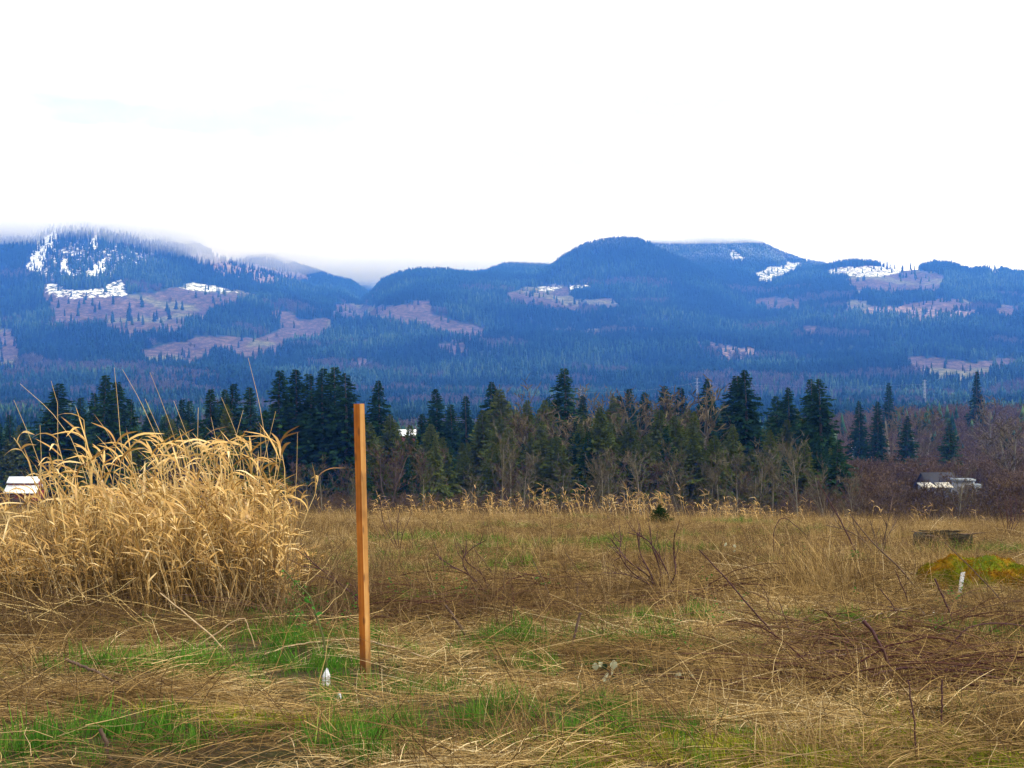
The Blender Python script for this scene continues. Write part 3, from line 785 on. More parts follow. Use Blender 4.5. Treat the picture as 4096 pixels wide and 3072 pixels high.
# evergreen understory: one dark mass behind and between the told-apart trees
r = np.random.default_rng(29); n = 600
px = np.concatenate([r.uniform(-250, 1450, 230), r.uniform(1450, 3330, 370)]); d = np.concatenate([r.uniform(252, 345, 420), r.uniform(206, 240, 180)])
gapx = (px > 1585) & (px < 1690) | (px > 1800) & (px < 1900)
top = np.interp(px, [-250, 300, 600, 800, 1050, 1430, 1500, 1900, 2000, 2400, 2900, 3330], [1740, 1760, 1720, 1690, 1690, 1690, 1700, 1730, 1650, 1640, 1650, 1700]) + r.normal(25, 45, n) + np.where(d < 245, 95, 0)
top = np.where(gapx, np.maximum(top, 1770), top); top = np.where(px < 170, np.maximum(top, 1690), top)
d = np.where(px < 190, np.maximum(d, 310), d)
x = (px - CX) / F * d; z = zg(x, d) - .2; hh = np.clip(CAMZ + d * (CY - top) / F - z, 5, 22)
wv = hh * r.uniform(1.0, 1.5, n)
EV = [merge for merge in (FIRS[0][1], FIRS[2][1], CEDARS[0][1], CEDARS[1][1], CEDARS[2][1])]
vr = np.where(px < 1450, r.integers(0, 5, n), r.integers(1, 5, n))
scatter("evergreen_understory", np.stack([x, d, z], -1), np.stack([np.zeros(n), np.zeros(n), r.uniform(0, 6.28, n)], -1), np.stack([wv, wv, hh], -1), vr, EV, "dark evergreen undergrowth filling in between the treeline firs", "undergrowth")

# ------------------------------------------------------------------ brown scrub and alder thicket (uncountable)
def thicket():
    r = np.random.default_rng(31)
    n = 3600
    d = np.exp(r.uniform(np.log(62), np.log(230), n)); u = r.uniform(-.42, .42, n)
    h = np.clip(.8 + (d - 60) * .014, .7, 2.8) * r.uniform(.6, 1.3, n)
    right = u > .2
    h = np.where(right & (d > 140), h * 1.5, h)
    # alder wood on the right
    n2 = 5200
    d2 = np.exp(r.uniform(np.log(180), np.log(950), n2)); u2 = r.uniform(.18, .43, n2)
    k2 = r.random(n2) < sstep(.18, .26, u2)
    d2, u2 = d2[k2], u2[k2]
    h2 = np.clip(5 + (d2 - 180) * .016, 4, 14) * r.uniform(.65, 1.2, len(d2))
    # keep the houses open
    hx = (u2 > .268) & (u2 < .345) & (d2 < 296)
    d2, u2, h2 = d2[~hx], u2[~hx], h2[~hx]
    # bare alder between firs
    n3 = 160
    d3 = r.uniform(200, 330, n3); u3 = r.uniform(-.42, .25, n3); h3 = r.uniform(5, 10, n3)
    al = np.concatenate([np.zeros(len(d)), np.ones(len(d2)), np.zeros(len(d3))]) > 0
    d = np.concatenate([d, d2, d3]); u = np.concatenate([u, u2, u3]); h = np.concatenate([h, h2, h3])
    hh = (u > .262) & (u < .35) & (d < 292)
    h = np.where(hh, np.minimum(h, np.clip((CAMZ - d * (1934 - CY) / F) - zg(u * d, d), .25, 9)), h)
    hb = (u > -.375) & (u < -.325) & (d < 298)
    h = np.where(hb, np.minimum(h, np.clip((CAMZ - d * (1990 - CY) / F) - zg(u * d, d), .25, 9)), h)
    x = u * d
    return x, d, np.where(d < 600, zg(x, d), zhill(x, np.maximum(d, 600))) - .1, h, al, r
x, d, z, h, al, r = thicket()
n = len(x)
TH = [bare_tree(301 + i, .7, 9, .012, 'redtwigs', 'bark', 2.2, 3 if i % 2 else 2) for i in range(4)]
def merge_pair(pair, nm):
    import bmesh
    bm = bmesh.new()
    bm.from_mesh(pair[0])
    for f in bm.faces: f.material_index = 0
    k = len(bm.faces)
    bm.from_mesh(pair[1])
    bm.faces.ensure_lookup_table()
    for f in bm.faces[k:]: f.material_index = 1
    me = bpy.data.meshes.new(nm); bm.to_mesh(me); bm.free()
    me.materials.append(pair[0].materials[0]); me.materials.append(pair[1].materials[0])
    return me
wide = r.uniform(.8, 1.2, n)
PT, RT, SC_, VR = np.stack([x, d, z], -1), np.stack([r.normal(0, .05, n), r.normal(0, .05, n), r.uniform(0, 6.28, n)], -1), np.stack([h * wide, h * wide, h], -1), r.integers(0, 4, n)
scatter("scrub", PT[~al], RT[~al], SC_[~al], VR[~al], [merge_pair(p, "scrub_shrub") for p in TH], "dark brown leafless scrub between the field edge and the firs", "scrub")
TA = [bare_tree(321 + i, .55, 10, .011, 'alder', 'palebark', 2.4, 1 + i % 2) for i in range(4)]
scatter("alder_thicket", PT[al], RT[al], SC_[al], VR[al], [merge_pair(p, "thicket_tree") for p in TA], "reddish brown leafless alder wood filling the right side below the hills", "thicket")


# ------------------------------------------------------------------ buildings and pylons
M['white_metal'] = surface("white_metal", [(.72, .75, .78), (.82, .84, .86)], .5, 3, .45)
M['redwall'] = surface("red_boards", [(.12, .014, .012), (.2, .028, .022)], 1.2, 4, .8)
M['greywall'] = surface("grey_boards", [(.15, .15, .16), (.24, .24, .25)], 1, 4, .8)
M['palegrey'] = surface("weathered_paint", [(.15, .17, .20), (.25, .28, .31)], 2, 5, .7)
M['brownwall'] = surface("brown_boards", [(.05, .04, .035), (.09, .07, .06)], 1, 4, .8)
M['creamwall'] = surface("cream_boards", [(.34, .32, .27), (.46, .43, .37)], 1, 4, .8)
M['darkroof'] = surface("dark_shingles", [(.018, .018, .022), (.045, .043, .05)], 2, 4, .9)
M['glass'] = surface("window_glass", [(.02, .025, .03), (.03, .035, .04)], 1, 1, .1, spec=.6)
M['pylon'] = surface("galvanised_steel", [(.2, .21, .23), (.26, .27, .29)], .3, 2, .5)
def slab(mb, a, b, c, d_, t):
    """roof slab from four corners, thickness t downwards"""
    q = np.array([a, b, c, d_], float); v = np.vstack([q, q - [0, 0, t]])
    mb.add(v, [[0, 1, 2, 3], [7, 6, 5, 4], [0, 4, 5, 1], [1, 5, 6, 2], [2, 6, 7, 3], [3, 7, 4, 0]])
def part(parent, name, fn, m):
    mb = MB(); fn(mb)
    return obj(name, mb.mesh(name, [M[m]]), parent)
def gable_house(e, w_, dp, hw, hr, roofm, wallm, over=.4, t=.18, windows=(), door=None):
    """ridge along x; front at y=-dp/2"""
    def wl(mb):
        box(mb, (-w_ / 2, -dp / 2, 0), (w_ / 2, dp / 2, hw))
        for sx in (-1, 1):
            xx = sx * (w_ / 2 - .01)
            mb.add([(xx, -dp / 2, hw), (xx, dp / 2, hw), (xx, 0, hr), (xx - sx * .15, -dp / 2, hw), (xx - sx * .15, dp / 2, hw), (xx - sx * .15, 0, hr)], [[0, 1, 2], [3, 5, 4]])
    part(e, "wall", wl, wallm)
    s = (hr - hw) / (dp / 2)
    for sg in (-1, 1):
        part(e, "roof", lambda mb: slab(mb, (-w_ / 2 - over, 0, hr + t), (w_ / 2 + over, 0, hr + t), (w_ / 2 + over, sg * (dp / 2 + over), hw - s * over + t), (-w_ / 2 - over, sg * (dp / 2 + over), hw - s * over + t), t), roofm)
    for (x0, x1, z0, z1) in windows:
        wn = part(e, "window", lambda mb: box(mb, (x0, -dp / 2 - .04, z0), (x1, -dp / 2 + .02, z1)), 'glass')
        part(wn, "sill", lambda mb: box(mb, (x0 - .1, -dp / 2 - .08, z0 - .1), (x1 + .1, -dp / 2 - .042, z0)), 'white_metal')
        part(wn, "lintel", lambda mb: box(mb, (x0 - .1, -dp / 2 - .08, z1), (x1 + .1, -dp / 2 - .042, z1 + .1)), 'white_metal')
    if door:
        part(e, "door", lambda mb: box(mb, (door[0], -dp / 2 - .05, 0.05), (door[1], -dp / 2 + .02, door[2])), 'white_metal')
# red barn with raised centre roof, far left
dB = 240; p = at_depth(100, 1985, dB); zb = float(zg(p[0], dB))
e = empty("red_barn", (p[0], dB, zb)); tag(e, "dark red barn with two white roof bands behind the reeds at far left", "barn")
yz = lambda row: CAMZ + dB * (CY - row) / F - zb
zt, zc, ze, zl = yz(1906), yz(1928), yz(1938), yz(1966)
part(e, "wall", lambda mb: box(mb, (-2.64, -2.2, 0), (2.64, 2.2, zl + .1)), 'redwall')
part(e, "clerestory", lambda mb: box(mb, (-2.56, -1.0, zl), (2.56, 1.0, zc + .12)), 'redwall')
for sg in (-1, 1):
    part(e, "roof", lambda mb: slab(mb, (-2.76, sg * .99, ze), (2.76, sg * .99, ze), (2.76, sg * 2.7, zl), (-2.76, sg * 2.7, zl), .15), 'white_metal')
    part(e, "upper_roof", lambda mb: slab(mb, (-2.72, 0, zt), (2.72, 0, zt), (2.72, sg * 1.25, zc), (-2.72, sg * 1.25, zc), .15), 'white_metal')
part(e, "door", lambda mb: box(mb, (-1.4, -2.26, 0.02), (1.4, -2.19, 2.4)), 'darkroof')
# white-roofed red barn in the gap
dB = 640; p = at_depth(1628, 1745, dB); zb = float(zg(p[0], dB))
e = empty("barn", (p[0], dB, zb)); tag(e, "distant red barn with white metal roof glimpsed between firs", "barn")
ht = CAMZ + dB * (CY - 1719) / F - zb
gable_house(e, 7.6, 7, ht - 2.4, ht, 'white_metal', 'redwall', windows=((-2, -1, 2, 3), (1, 2, 2, 3)))
# houses at right
dB = 290; p = at_depth(3795, 1950, dB); zb = float(zg(p[0], dB)); ht = CAMZ + dB * (CY - 1900) / F - zb
e = empty("house", (p[0] - .6, dB + 6, zb), radians(8)); tag(e, "house with dark roof behind the scrub at lower right", "house")
gable_house(e, 6.4, 6, ht - 2.4, ht, 'darkroof', 'brownwall', windows=((-2.2, -1.2, ht - 4, ht - 3), (.6, 1.8, ht - 4, ht - 3)), door=(-.6, .3, 2))
p = at_depth(3852, 1958, 284); ht2 = CAMZ + 284 * (CY - 1917) / F - zb
e = empty("flat_roofed_shed", (p[0], 284, zb)); tag(e, "grey flat-roofed shed with white fascia beside the dark-roofed house", "shed")
part(e, "wall", lambda mb: box(mb, (-1.75, -1.6, 0), (1.75, 1.6, ht2 - .3)), 'greywall')
part(e, "fascia", lambda mb: box(mb, (-2.0, -1.9, ht2 - .3), (2.0, 1.8, ht2 + .12)), 'palegrey')
part(e, "downpipe", lambda mb: box(mb, (1.55, -1.75, 0), (1.72, -1.61, ht2 - .31)), 'white_metal')
part(e, "door", lambda mb: box(mb, (-.2, -1.64, 0), (1.1, -1.59, ht2 - 1)), 'darkroof')
p = at_depth(3908, 1955, 282); ht3 = CAMZ + 282 * (CY - 1936) / F - zb
e = empty("trailer", (p[0], 282, zb)); tag(e, "small pale trailer at the right end of the house group", "trailer")
def tr(mb):
    prof = [(-.85, 0.5), (.85, .5), (.85, ht3 - .3), (.6, ht3), (-.6, ht3), (-.85, ht3 - .3)]
    a = np.array([(q[0], -1, q[1]) for q in prof] + [(q[0], 1, q[1]) for q in prof])
    mb.add(a, [[i, (i + 1) % 6, 6 + (i + 1) % 6, 6 + i] for i in range(6)]); mb.add(a[:6], [[5, 4, 3, 2], [5, 2, 1, 0]]); mb.add(a[6:], [[2, 3, 4, 5], [0, 1, 2, 5]])
part(e, "body", tr, 'palegrey')
part(e, "window", lambda mb: box(mb, (-.5, -1.03, ht3 - 1.2), (.5, -.99, ht3 - .5)), 'glass')
for sx in (-.5, .5): part(e, "wheel", lambda mb: tube1(mb, [(sx, -.95, .35), (sx, -.75, .35)], [.34, .34], 14), 'darkroof')
for px, lab, rz in ((3707, "small cream lean-to roof, leftmost of the house group", .1), (3775, "small cream porch in front of the dark-roofed house", -.1)):
    p = at_depth(px, 1948, 283); h4 = CAMZ + 283 * (CY - 1932) / F - zb
    e = empty("lean_to", (p[0], 283, zb), rz); tag(e, lab, "lean-to")
    part(e, "roof", lambda mb: slab(mb, (-1.6, 1.2, h4), (1.2, 1.2, h4 + .1), (1.7, -1.2, h4 - .75), (-1.4, -1.2, h4 - .8), .12), 'creamwall')
    for sx in (-1.2, 1.3):
        part(e, "post", lambda mb: box(mb, (sx - .07, -1.07, 0), (sx + .07, -.93, h4 - .84)), 'greywall')
    part(e, "back_wall", lambda mb: box(mb, (-1.3, 1.0, 0), (1.1, 1.15, h4 - .2)), 'greywall')
p = at_depth(3416, 1795, 420); zb4 = float(zg(p[0], 420))
e = empty("hut", (p[0], 420, zb4)); tag(e, "tiny white-roofed hut left of the firs in the thicket", "hut")
ht5 = CAMZ + 420 * (CY - 1786) / F - zb4
gable_house(e, .9, 1.6, ht5 - .55, ht5, 'white_metal', 'greywall', .15, .1)

tips = []
def pylon(px, top, bot, d, label):
    x = (px - CX) / F * d
    zt = CAMZ + d * (CY - top) / F; zb = float(zhill(np.array([x]), np.array([float(d)]))[0]); H = zt - zb
    e = empty("pylon", (x, d, zb)); tag(e, label, "pylon", "power pylons across the valley")
    def legs(mb):
        b, t = 1.7, .45
        for sx in (-1, 1):
            for sy in (-1, 1):
                tube1(mb, [(sx * b, sy * b, 0), (sx * t, sy * t, H)], [.22, .16], 4)
    part(e, "leg_frame", legs, 'pylon')
    def br(mb):
        n = 9
        for i in range(n):
            z0, z1 = H * i / n, H * (i + 1) / n
            a, b = 1.7 + (.45 - 1.7) * i / n, 1.7 + (.45 - 1.7) * (i + 1) / n
            for sg in (-1, 1):
                for sy in (-1, 1):
                    tube1(mb, [(-sg * a, sy * a, z0), (sg * b, sy * b, z1)], [.09, .09], 3, None, False)
                    tube1(mb, [(sy * a, -sg * a, z0), (sy * b, sg * b, z1)], [.09, .09], 3, None, False)
    part(e, "bracing", br, 'pylon')
    for zz, L in ((H * .97, 3.4), (H * .85, 4.4), (H * .74, 3.6)):
        part(e, "crossarm", lambda mb: [tube1(mb, [(-L, 0, zz), (L, 0, zz)], [.13, .13], 4), tube1(mb, [(-L, 0, zz), (0, 0, zz + 1.0), (L, 0, zz)], [.07, .07, .07], 3)], 'pylon')
    tips.append((x, d, zb + H * .85))
pylon(1635, 1555, 1600, 2250, "far pale pylon above the lone ragged fir right of the stake")
pylon(2322, 1556, 1620, 1900, "pale lattice pylon right of the tall central fir")
pylon(2789, 1512, 1560, 2100, "thin pylon showing above the brownish ragged fir")
pylon(3699, 1519, 1545, 2000, "small pylon above the far right woods")
for (a, b), lab in zip(((0, 1), (1, 2), (2, 3)), ("wires sagging between the left and the central pylon", "wires sagging between the central and the thin pylon", "wires sagging between the thin and the far right pylon")):
    e = empty("power_line", tips[a]); tag(e, lab, "power line")
    A, B = np.array(tips[a]), np.array(tips[b])
    for off in (-4.0, 0.0, 4.0):
        t = np.linspace(0, 1, 18)[:, None]
        pts = (B - A) * t + np.array([off * .5, off * .6, 0]) - np.array([0, 0, 1.0]) * 34 * t * (1 - t) * .55
        part(e, "wire", lambda mb: tube1(mb, pts, np.full(18, .02), 3, None, False), 'pylon')
# ------------------------------------------------------------------ grasses of the field (uncountable)
def straw_mat_patch(seed, n=80, R=.24, up=.32):
    """a hand's-breadth of flattened straw lying mostly along +x"""
    r = np.random.default_rng(seed); k = 5
    p0 = np.stack([r.uniform(-R, R, n), r.uniform(-R, R, n), r.uniform(0, .022, n)], -1)
    az = r.normal(0, .85, n) + np.where(r.random(n) < .5, 0, pi) * (r.random(n) < .35)
    ln = r.uniform(.07, .30, n)
    el = np.abs(r.normal(0, .16, n)) * up * 2
    t = np.linspace(0, 1, k)
    turn = az[:, None] + r.normal(0, .16, n)[:, None] * t
    step = ln[:, None] / (k - 1)
    dx, dy = np.cos(turn) * step, np.sin(turn) * step
    xy = np.stack([np.cumsum(dx, 1) - dx, np.cumsum(dy, 1) - dy], -1)
    z = np.sin(el)[:, None] * ln[:, None] * (t - .95 * t ** 2)[None] * 2 + r.normal(0, .0012, (n, k))
    P = np.concatenate([p0[:, None, :2] + xy, (p0[:, 2:3] + z)[..., None]], -1)
    w0 = r.uniform(.0012, .0030, n)
    wd = w0[:, None] * np.array([1, 1, .9, .7, .25])[None]
    sdv = np.stack([-np.sin(az), np.cos(az), r.normal(0, .7, n)], -1); sdv /= np.linalg.norm(sdv, axis=1, keepdims=True)
    v, f = ribbons(P, wd, sdv)
    mb = MB(); mb.add(v, f, np.repeat(r.random(n), k * 2)); return mb
def tuft(seed, n=40, R=.07, ln=(.12, .3), w=(.002, .005), lean=.35, bend=.9, k=5, lx=0.0):
    r = np.random.default_rng(seed)
    p0 = np.stack([r.normal(0, R, n), r.normal(0, R, n), np.full(n, -.01)], -1)
    az = r.uniform(0, 6.28, n); L = r.uniform(*ln, n); th0 = np.abs(r.normal(0, lean, n)); th1 = th0 + np.abs(r.normal(0, bend, n))
    t = np.linspace(0, 1, k)
    th = np.clip(th0[:, None] + (th1 - th0)[:, None] * t ** 1.5, 0, 2.2)
    st = L[:, None] / (k - 1)
    hz = np.cumsum(np.sin(th) * st, 1) - (np.sin(th) * st)[:, :1]; zz = np.cumsum(np.cos(th) * st, 1) - (np.cos(th) * st)[:, :1]
    P = np.stack([p0[:, None, 0] + np.cos(az)[:, None] * hz + lx * zz, p0[:, None, 1] + np.sin(az)[:, None] * hz, p0[:, None, 2] + zz], -1)
    wv = r.uniform(*w, n)[:, None] * (np.array([.9, 1, .85, .6, .12]) if k == 5 else np.linspace(1, .2, k))[None]
    sdv = np.stack([-np.sin(az), np.cos(az), np.zeros(n)], -1)
    v, f = ribbons(P, wv, sdv)
    mb = MB(); mb.add(v, f, np.repeat(r.random(n), k * 2)); return mb
def weed(seed, n=9, h=(.18, .6)):
    """dead forb: thin branching stems"""
    r = np.random.default_rng(seed); mb = MB()
    for i in range(n):
        H = r.uniform(*h); a = r.uniform(0, 6.28); le = r.normal(0, .18)
        p0 = np.array([r.normal(0, .1), r.normal(0, .1), -.02])
        pts = [p0]; dv = np.array([le * cos(a), le * sin(a), 1.0])
        for j in range(4):
            dv = dv + r.normal(0, .09, 3); dv /= np.linalg.norm(dv); pts.append(pts[-1] + dv * H / 4)
        pts = np.array(pts); tube1(mb, pts, np.linspace(.0032, .0012, 5), 3, r.random(), False)
        for j in range(r.integers(2, 6)):
            q = pts[r.integers(2, 5)]; b = r.uniform(0, 6.28); L = H * r.uniform(.1, .28)
            dd = np.array([cos(b) * .7, sin(b) * .7, r.uniform(.3, 1)])
            tube1(mb, [q, q + dd * L * .5, q + dd * L + [0, 0, L * .2]], [.0018, .0014, .0009], 3, r.random(), False)
    return mb
def field_points(n, dmin, dmax, seed, power=1.0, umax=.40):
    r = np.random.default_rng(seed)
    # even on the ground near the camera, thinning with distance
    s = r.random(n)
    e = 2 - power
    d = (dmin ** e + s * (dmax ** e - dmin ** e)) ** (1 / e)
    x = r.uniform(-umax, umax, n) * d
    return x, d, r
GREEN = [(430, 2690, .22, 1), (560, 2680, .25, 1), (880, 2735, .13, 1.6), (1000, 2670, .22, 1), (500, 2910, .16, 1.5), (280, 2960, .2, 1.1), (120, 2700, .15, .5), (1330, 2860, .13, 1.5), (1330, 3010, .12, 1.2), (1250, 2570, .3, .9), (1180, 2700, .25, .8), (1400, 2740, .2, .6), (1720, 2780, .22, .8), (1800, 2870, .16, .9),
         (1640, 2890, .16, .9), (2040, 2570, .2, 1.2), (1950, 2620, .2, .6), (2420, 2870, .10, 1), (2690, 2490, .3, .9), (2720, 2580, .25, .8), (1850, 2045, 1.6, 1), (1780, 2060, 1.2, .7), (1720, 2170, .8, .9), (1600, 2240, .6, .5), (1950, 2280, .6, .7), (2260, 2190, .8, .8), (2440, 2180, .6, .8), (2600, 2200, .6, .8), (2080, 2120, .9, .7), (2950, 2100, 1.0, .8), (3080, 2160, .5, .9), (3850, 2225, .7, 1.6), (4020, 2220, .6, 1.6), (3720, 2210, .5, 1.3), (3330, 2500, .18, 1), (3960, 2570, .22, .9), (3480, 2610, .16, .6), (2320, 2080, .8, .6), (1080, 2480, .3, .6), (1000, 2420, .4, .6), (1620, 2410, .3, .6), (1900, 2230, .5, .7), (3280, 2130, .5, .6), (650, 2930, .2, .5), (150, 3010, .2, .6), (2000, 2650, .15, .6), (2300, 2700, .12, .6), (780, 2680, .25, .9), (300, 2680, .2, .7), (1130, 2740, .2, .8), (1560, 2720, .2, .7), (2100, 2700, .2, .5), (1450, 2960, .2, .6), (1950, 2960, .25, .5), (2500, 2960, .25, .6), (1450, 2310, .5, .7), (1330, 2260, .5, .7), (3200, 2250, .5, .6), (2750, 2160, .7, .7), (2050, 2200, .7, .6), (3500, 2160, .6, .5)]
GP = np.array([np.r_[ground_at(a, b)[:2], s * 1.3, min(k * 1.25, 1.7)] for a, b, s, k in GREEN])
MOSS = [(2350, 3060, .18, 1), (3060, 3010, .15, 1), (3400, 3060, .18, 1), (3800, 3050, .25, .9), (2250, 3060, .15, .9), (3950, 3070, .2, .8), (2900, 3050, .12, .6), (1000, 2890, .15, .4)]
MP = np.array([np.r_[ground_at(a, b)[:2], s, k] for a, b, s, k in MOSS])
def blob(x, d, P):
    v = np.zeros(len(x))
    for gx, gd, s, k in P:
        v = np.maximum(v, k * np.exp(-(((x - gx) / (s * 1.25)) ** 2 + ((d - gd) / (s * 1.1)) ** 2)))
    return v
KEEP = [(*ground_at(a, b)[:2], s) for a, b, s in ((1463, 2730, .02), (1463, 2780, .08), (1305, 2750, .06), (3845, 2390, .12), (3845, 2430, .1), (3770, 2200, .5), (3700, 2210, .5), (3850, 2205, .5), (2440, 2770, .08), (2550, 2790, .04), (2750, 2740, .06), (3430, 2690, .03))] + [(*(ground_at(a, 2372)[:2] + np.array([0, .2])), .2) for a in (3740, 3850, 3960, 4070)]
def clear_of(x, d, rad=0.03):
    """keep blades out of the stake, the mossy mound and the log"""
    m = np.zeros(len(x), bool)
    for a, b, s in KEEP:
        m |= (np.hypot((x - a) * 1.0, (d - b) * .8) < s + rad)
    return m

# weathered dark thatch (negative) and clean pale straw (positive), where the field shows them
TONE = [(450, 2500, .9, -.5), (900, 2540, .6, -.4), (150, 2560, .6, -.4), (1500, 2450, .7, -.5), (1800, 2430, .8, -.5), (1650, 2520, .4, -.4), (2200, 2480, .5, -.25), (300, 2830, .3, -.35), (100, 2880, .3, -.3), (700, 2980, .35, -.3), (1300, 2960, .3, -.25), (2500, 2380, .6, -.3), (3000, 2330, .7, -.2), (3600, 2550, .5, -.25), (3950, 2900, .35, -.3), (2600, 2760, .3, -.3),
        (2900, 2480, .7, .35), (2350, 2600, .4, .3), (1750, 2690, .35, .35), (1600, 2800, .3, .3), (700, 2760, .4, .3), (1200, 2800, .3, .25), (3550, 2850, .35, .35), (3250, 2600, .4, .2), (2100, 2800, .3, .2), (2700, 2060, 4, .2), (3000, 2080, 3, .1), (1500, 2150, 2.5, -.25), (2100, 2160, 2.5, -.25), (1300, 2250, 1.2, -.35), (2300, 2250, 1.5, -.1), (3300, 2340, .5, -.4), (3450, 2190, .8, -.45), (3150, 2290, .6, -.35), (2800, 2250, .8, -.3), (2500, 2300, .6, -.4), (3800, 2450, .5, -.3), (1200, 2400, .7, -.45), (2000, 2350, .6, -.35), (2900, 2130, 1.2, -.25), (3500, 2090, 1.5, -.2), (2400, 2100, 1.5, -.2), (4000, 2130, .8, -.1), (3300, 2090, 1.2, -.3)]
TP = np.array([np.r_[ground_at(a, b)[:2], s, k] for a, b, s, k in TONE])
def tone(x, d):
    v = np.zeros(len(x))
    for gx, gd, s, k in TP:
        v += k * np.exp(-(((x - gx) / (s * 1.3)) ** 2 + ((d - gd) / s) ** 2))
    return np.clip(v, -.55, .45) * np.where((d > 12) & (v < 0), .55, 1) + .06 * (d > 12)
# lying straw -----------------------------------------------------------
mats_near = [straw_mat_patch(400 + i).mesh("straw_mat", [M['straw']]) for i in range(6)]
x, d, r = field_points(18000, 4.0, 52, 41, .95)
g = blob(x, d, GP); k = (r.random(len(x)) > np.clip(g * 1.3, 0, .9)) & (r.random(len(x)) < .55 + .45 * sstep(-.3, .3, fbm(x * 1.3, d * 1.3, 2, 90))) & ~clear_of(x, d, .16)
x, d, g = x[k], d[k], g[k]
flow = .1 + 1.5 * noise(x * .55, d * .55, 91) + .6 * noise(x * 1.7, d * 1.7, 92)
patch = np.clip(.52 + .85 * fbm(x * .75, d * .75, 3, 93) + r.normal(0, .10, len(x)), 0, 1)
patch = np.where(d > 12, np.clip(patch - .12 + .25 * noise(x * .2, d * .2, 94), 0, 1), patch)
patch = patch * 1.0      # weathered greyer thatch below the reeds
patch = np.clip(patch + tone(x, d), 0, 1)
slope = -.075
sc_ = (.8 + .022 * d) * r.uniform(.75, 1.25, len(x))
rot = np.stack([np.full(len(x), slope) + r.normal(0, .09, len(x)), r.normal(0, .09, len(x)), flow + r.normal(0, .3, len(x)) + pi * (r.random(len(x)) < .5)], -1)
scatter("flattened_straw", np.stack([x, d, zg(x, d) + .005], -1), rot, np.stack([sc_, sc_, sc_ * r.uniform(.6, 1.25, len(x))], -1), r.integers(0, 6, len(x)), mats_near,
        "matted dry straw lying flat all over the field", "dry grass", patch)
# standing dry grass ----------------------------------------------------
dry = [tuft(430 + i, 26, .07, (.08, .27), (.0011, .0024), .55, .45, lx=-.3).mesh("dry_tuft", [M['straw']]) for i in range(5)]
x, d, r = field_points(12000, 4.0, 52, 42, .95)
den = sstep(-.25, .35, fbm(x * .7, d * .7, 2, 95) + .5 * sstep(-.2, .6, x) * (1 - sstep(5.6, 6.6, d)))
den = np.where(d > 14, np.maximum(den, .45), den * .75)
den = np.maximum(den, 1.0 * np.exp(-(((x - 2.5) / .55) ** 2 + ((d - 11.2) / .5) ** 2)))
k = (r.random(len(x)) < den * (1 - .85 * np.clip(blob(x, d, GP), 0, 1))) & ~clear_of(x, d, .12)
x, d = x[k], d[k]
sc_ = (.7 + .03 * d) * r.uniform(.6, 1.3, len(x)); sc_ = np.where(d > 25, sc_ * .9, sc_)
scatter("standing_dry_grass", np.stack([x, d, zg(x, d)], -1), np.stack([r.normal(0, .12, len(x)), r.normal(0, .12, len(x)), r.normal(0, .8, len(x))], -1), sc_, r.integers(0, 5, len(x)), dry,
        "thin dry grass standing in loose brown tufts across the field", "dry grass", np.clip(.58 + .5 * fbm(x * .9, d * .9, 2, 96) + tone(x, d) + r.normal(0, .15, len(x)), 0, 1))
def stalks_patch(seed, n=16, R=.3):
    r = np.random.default_rng(seed); k = 4
    p0 = np.stack([r.uniform(-R, R, n), r.uniform(-R, R, n), r.uniform(0, .03, n)], -1)
    az = r.uniform(0, 2 * pi, n); el = np.abs(r.normal(.12, .35, n)); L = r.uniform(.12, .5, n); t = np.linspace(0, 1, k)
    dv = np.stack([np.cos(az) * np.cos(el), np.sin(az) * np.cos(el), np.sin(el)], -1)
    P = p0[:, None] + dv[:, None] * (L[:, None] * t[None])[..., None] + r.normal(0, .006, (n, k, 3)); P[..., 2] -= .25 * L[:, None] * t[None] ** 2 * .4
    v, f = tubes(P, r.uniform(.0007, .0017, n)[:, None] * np.linspace(1, .6, k)[None], 3)
    mb = MB(); mb.add(v, f, np.repeat(r.random(n), k * 3)); return mb
stk = [stalks_patch(600 + i).mesh("loose_stalks", [M['weed' if i % 3 == 0 else 'straw']]) for i in range(6)]
x, d, r = field_points(4500, 4.0, 30, 47, .95)
k = ~clear_of(x, d, .2) & (r.random(len(x)) > np.clip(blob(x, d, GP) * 1.2, 0, .9))
x, d = x[k], d[k]
scatter("loose_stalks", np.stack([x, d, zg(x, d) + .01], -1), np.stack([r.normal(0, .08, len(x)), r.normal(0, .08, len(x)), r.uniform(0, 6.28, len(x))], -1), r.uniform(.6, 1.2, len(x)) * (.9 + .02 * d), r.integers(0, 6, len(x)), stk,
        "loose broken stalks criss-crossing over the matted straw", "stalks", np.clip(r.normal(.5, .3, len(x)) + tone(x, d), 0, 1))
# green grass -----------------------------------------------------------
grn = [tuft(450 + i, 50, .05, (.05, .16), (.0022, .0045), .3, .6).mesh("green_tuft", [M['grass']]) for i in range(5)]
x, d, r = field_points(60000, 4.0, 46, 43, .8)
g = blob(x, d, GP) * (.12 + 1.15 * sstep(-.15, .4, fbm(x * 3.4, d * 3.4, 2, 97)))
base = .28 * sstep(-.1, .5, fbm(x * .9, d * .9, 2, 98)) * (d < 9)
k = (r.random(len(x)) < np.clip(g * .75, 0, .85) + base) & ~clear_of(x, d)
x, d, g = x[k], d[k], g[k]
sc_ = (.5 + .35 * np.clip(g, 0, 1.6)) * (.8 + .035 * d) * r.uniform(.6, 1.2, len(x))
scatter("green_grass", np.stack([x, d, zg(x, d)], -1), np.stack([r.normal(0, .15, len(x)), r.normal(0, .15, len(x)), r.uniform(0, 6.28, len(x))], -1), sc_, r.integers(0, 5, len(x)), grn,
        "fresh green grass sprouting in patches through the straw", "grass")
ms = [tuft(470 + i, 60, .05, (.015, .05), (.002, .005), .5, .6).mesh("moss_tuft", [M['mossgrass']]) for i in range(3)]
x, d, r = field_points(30000, 4.0, 9, 44, .6)
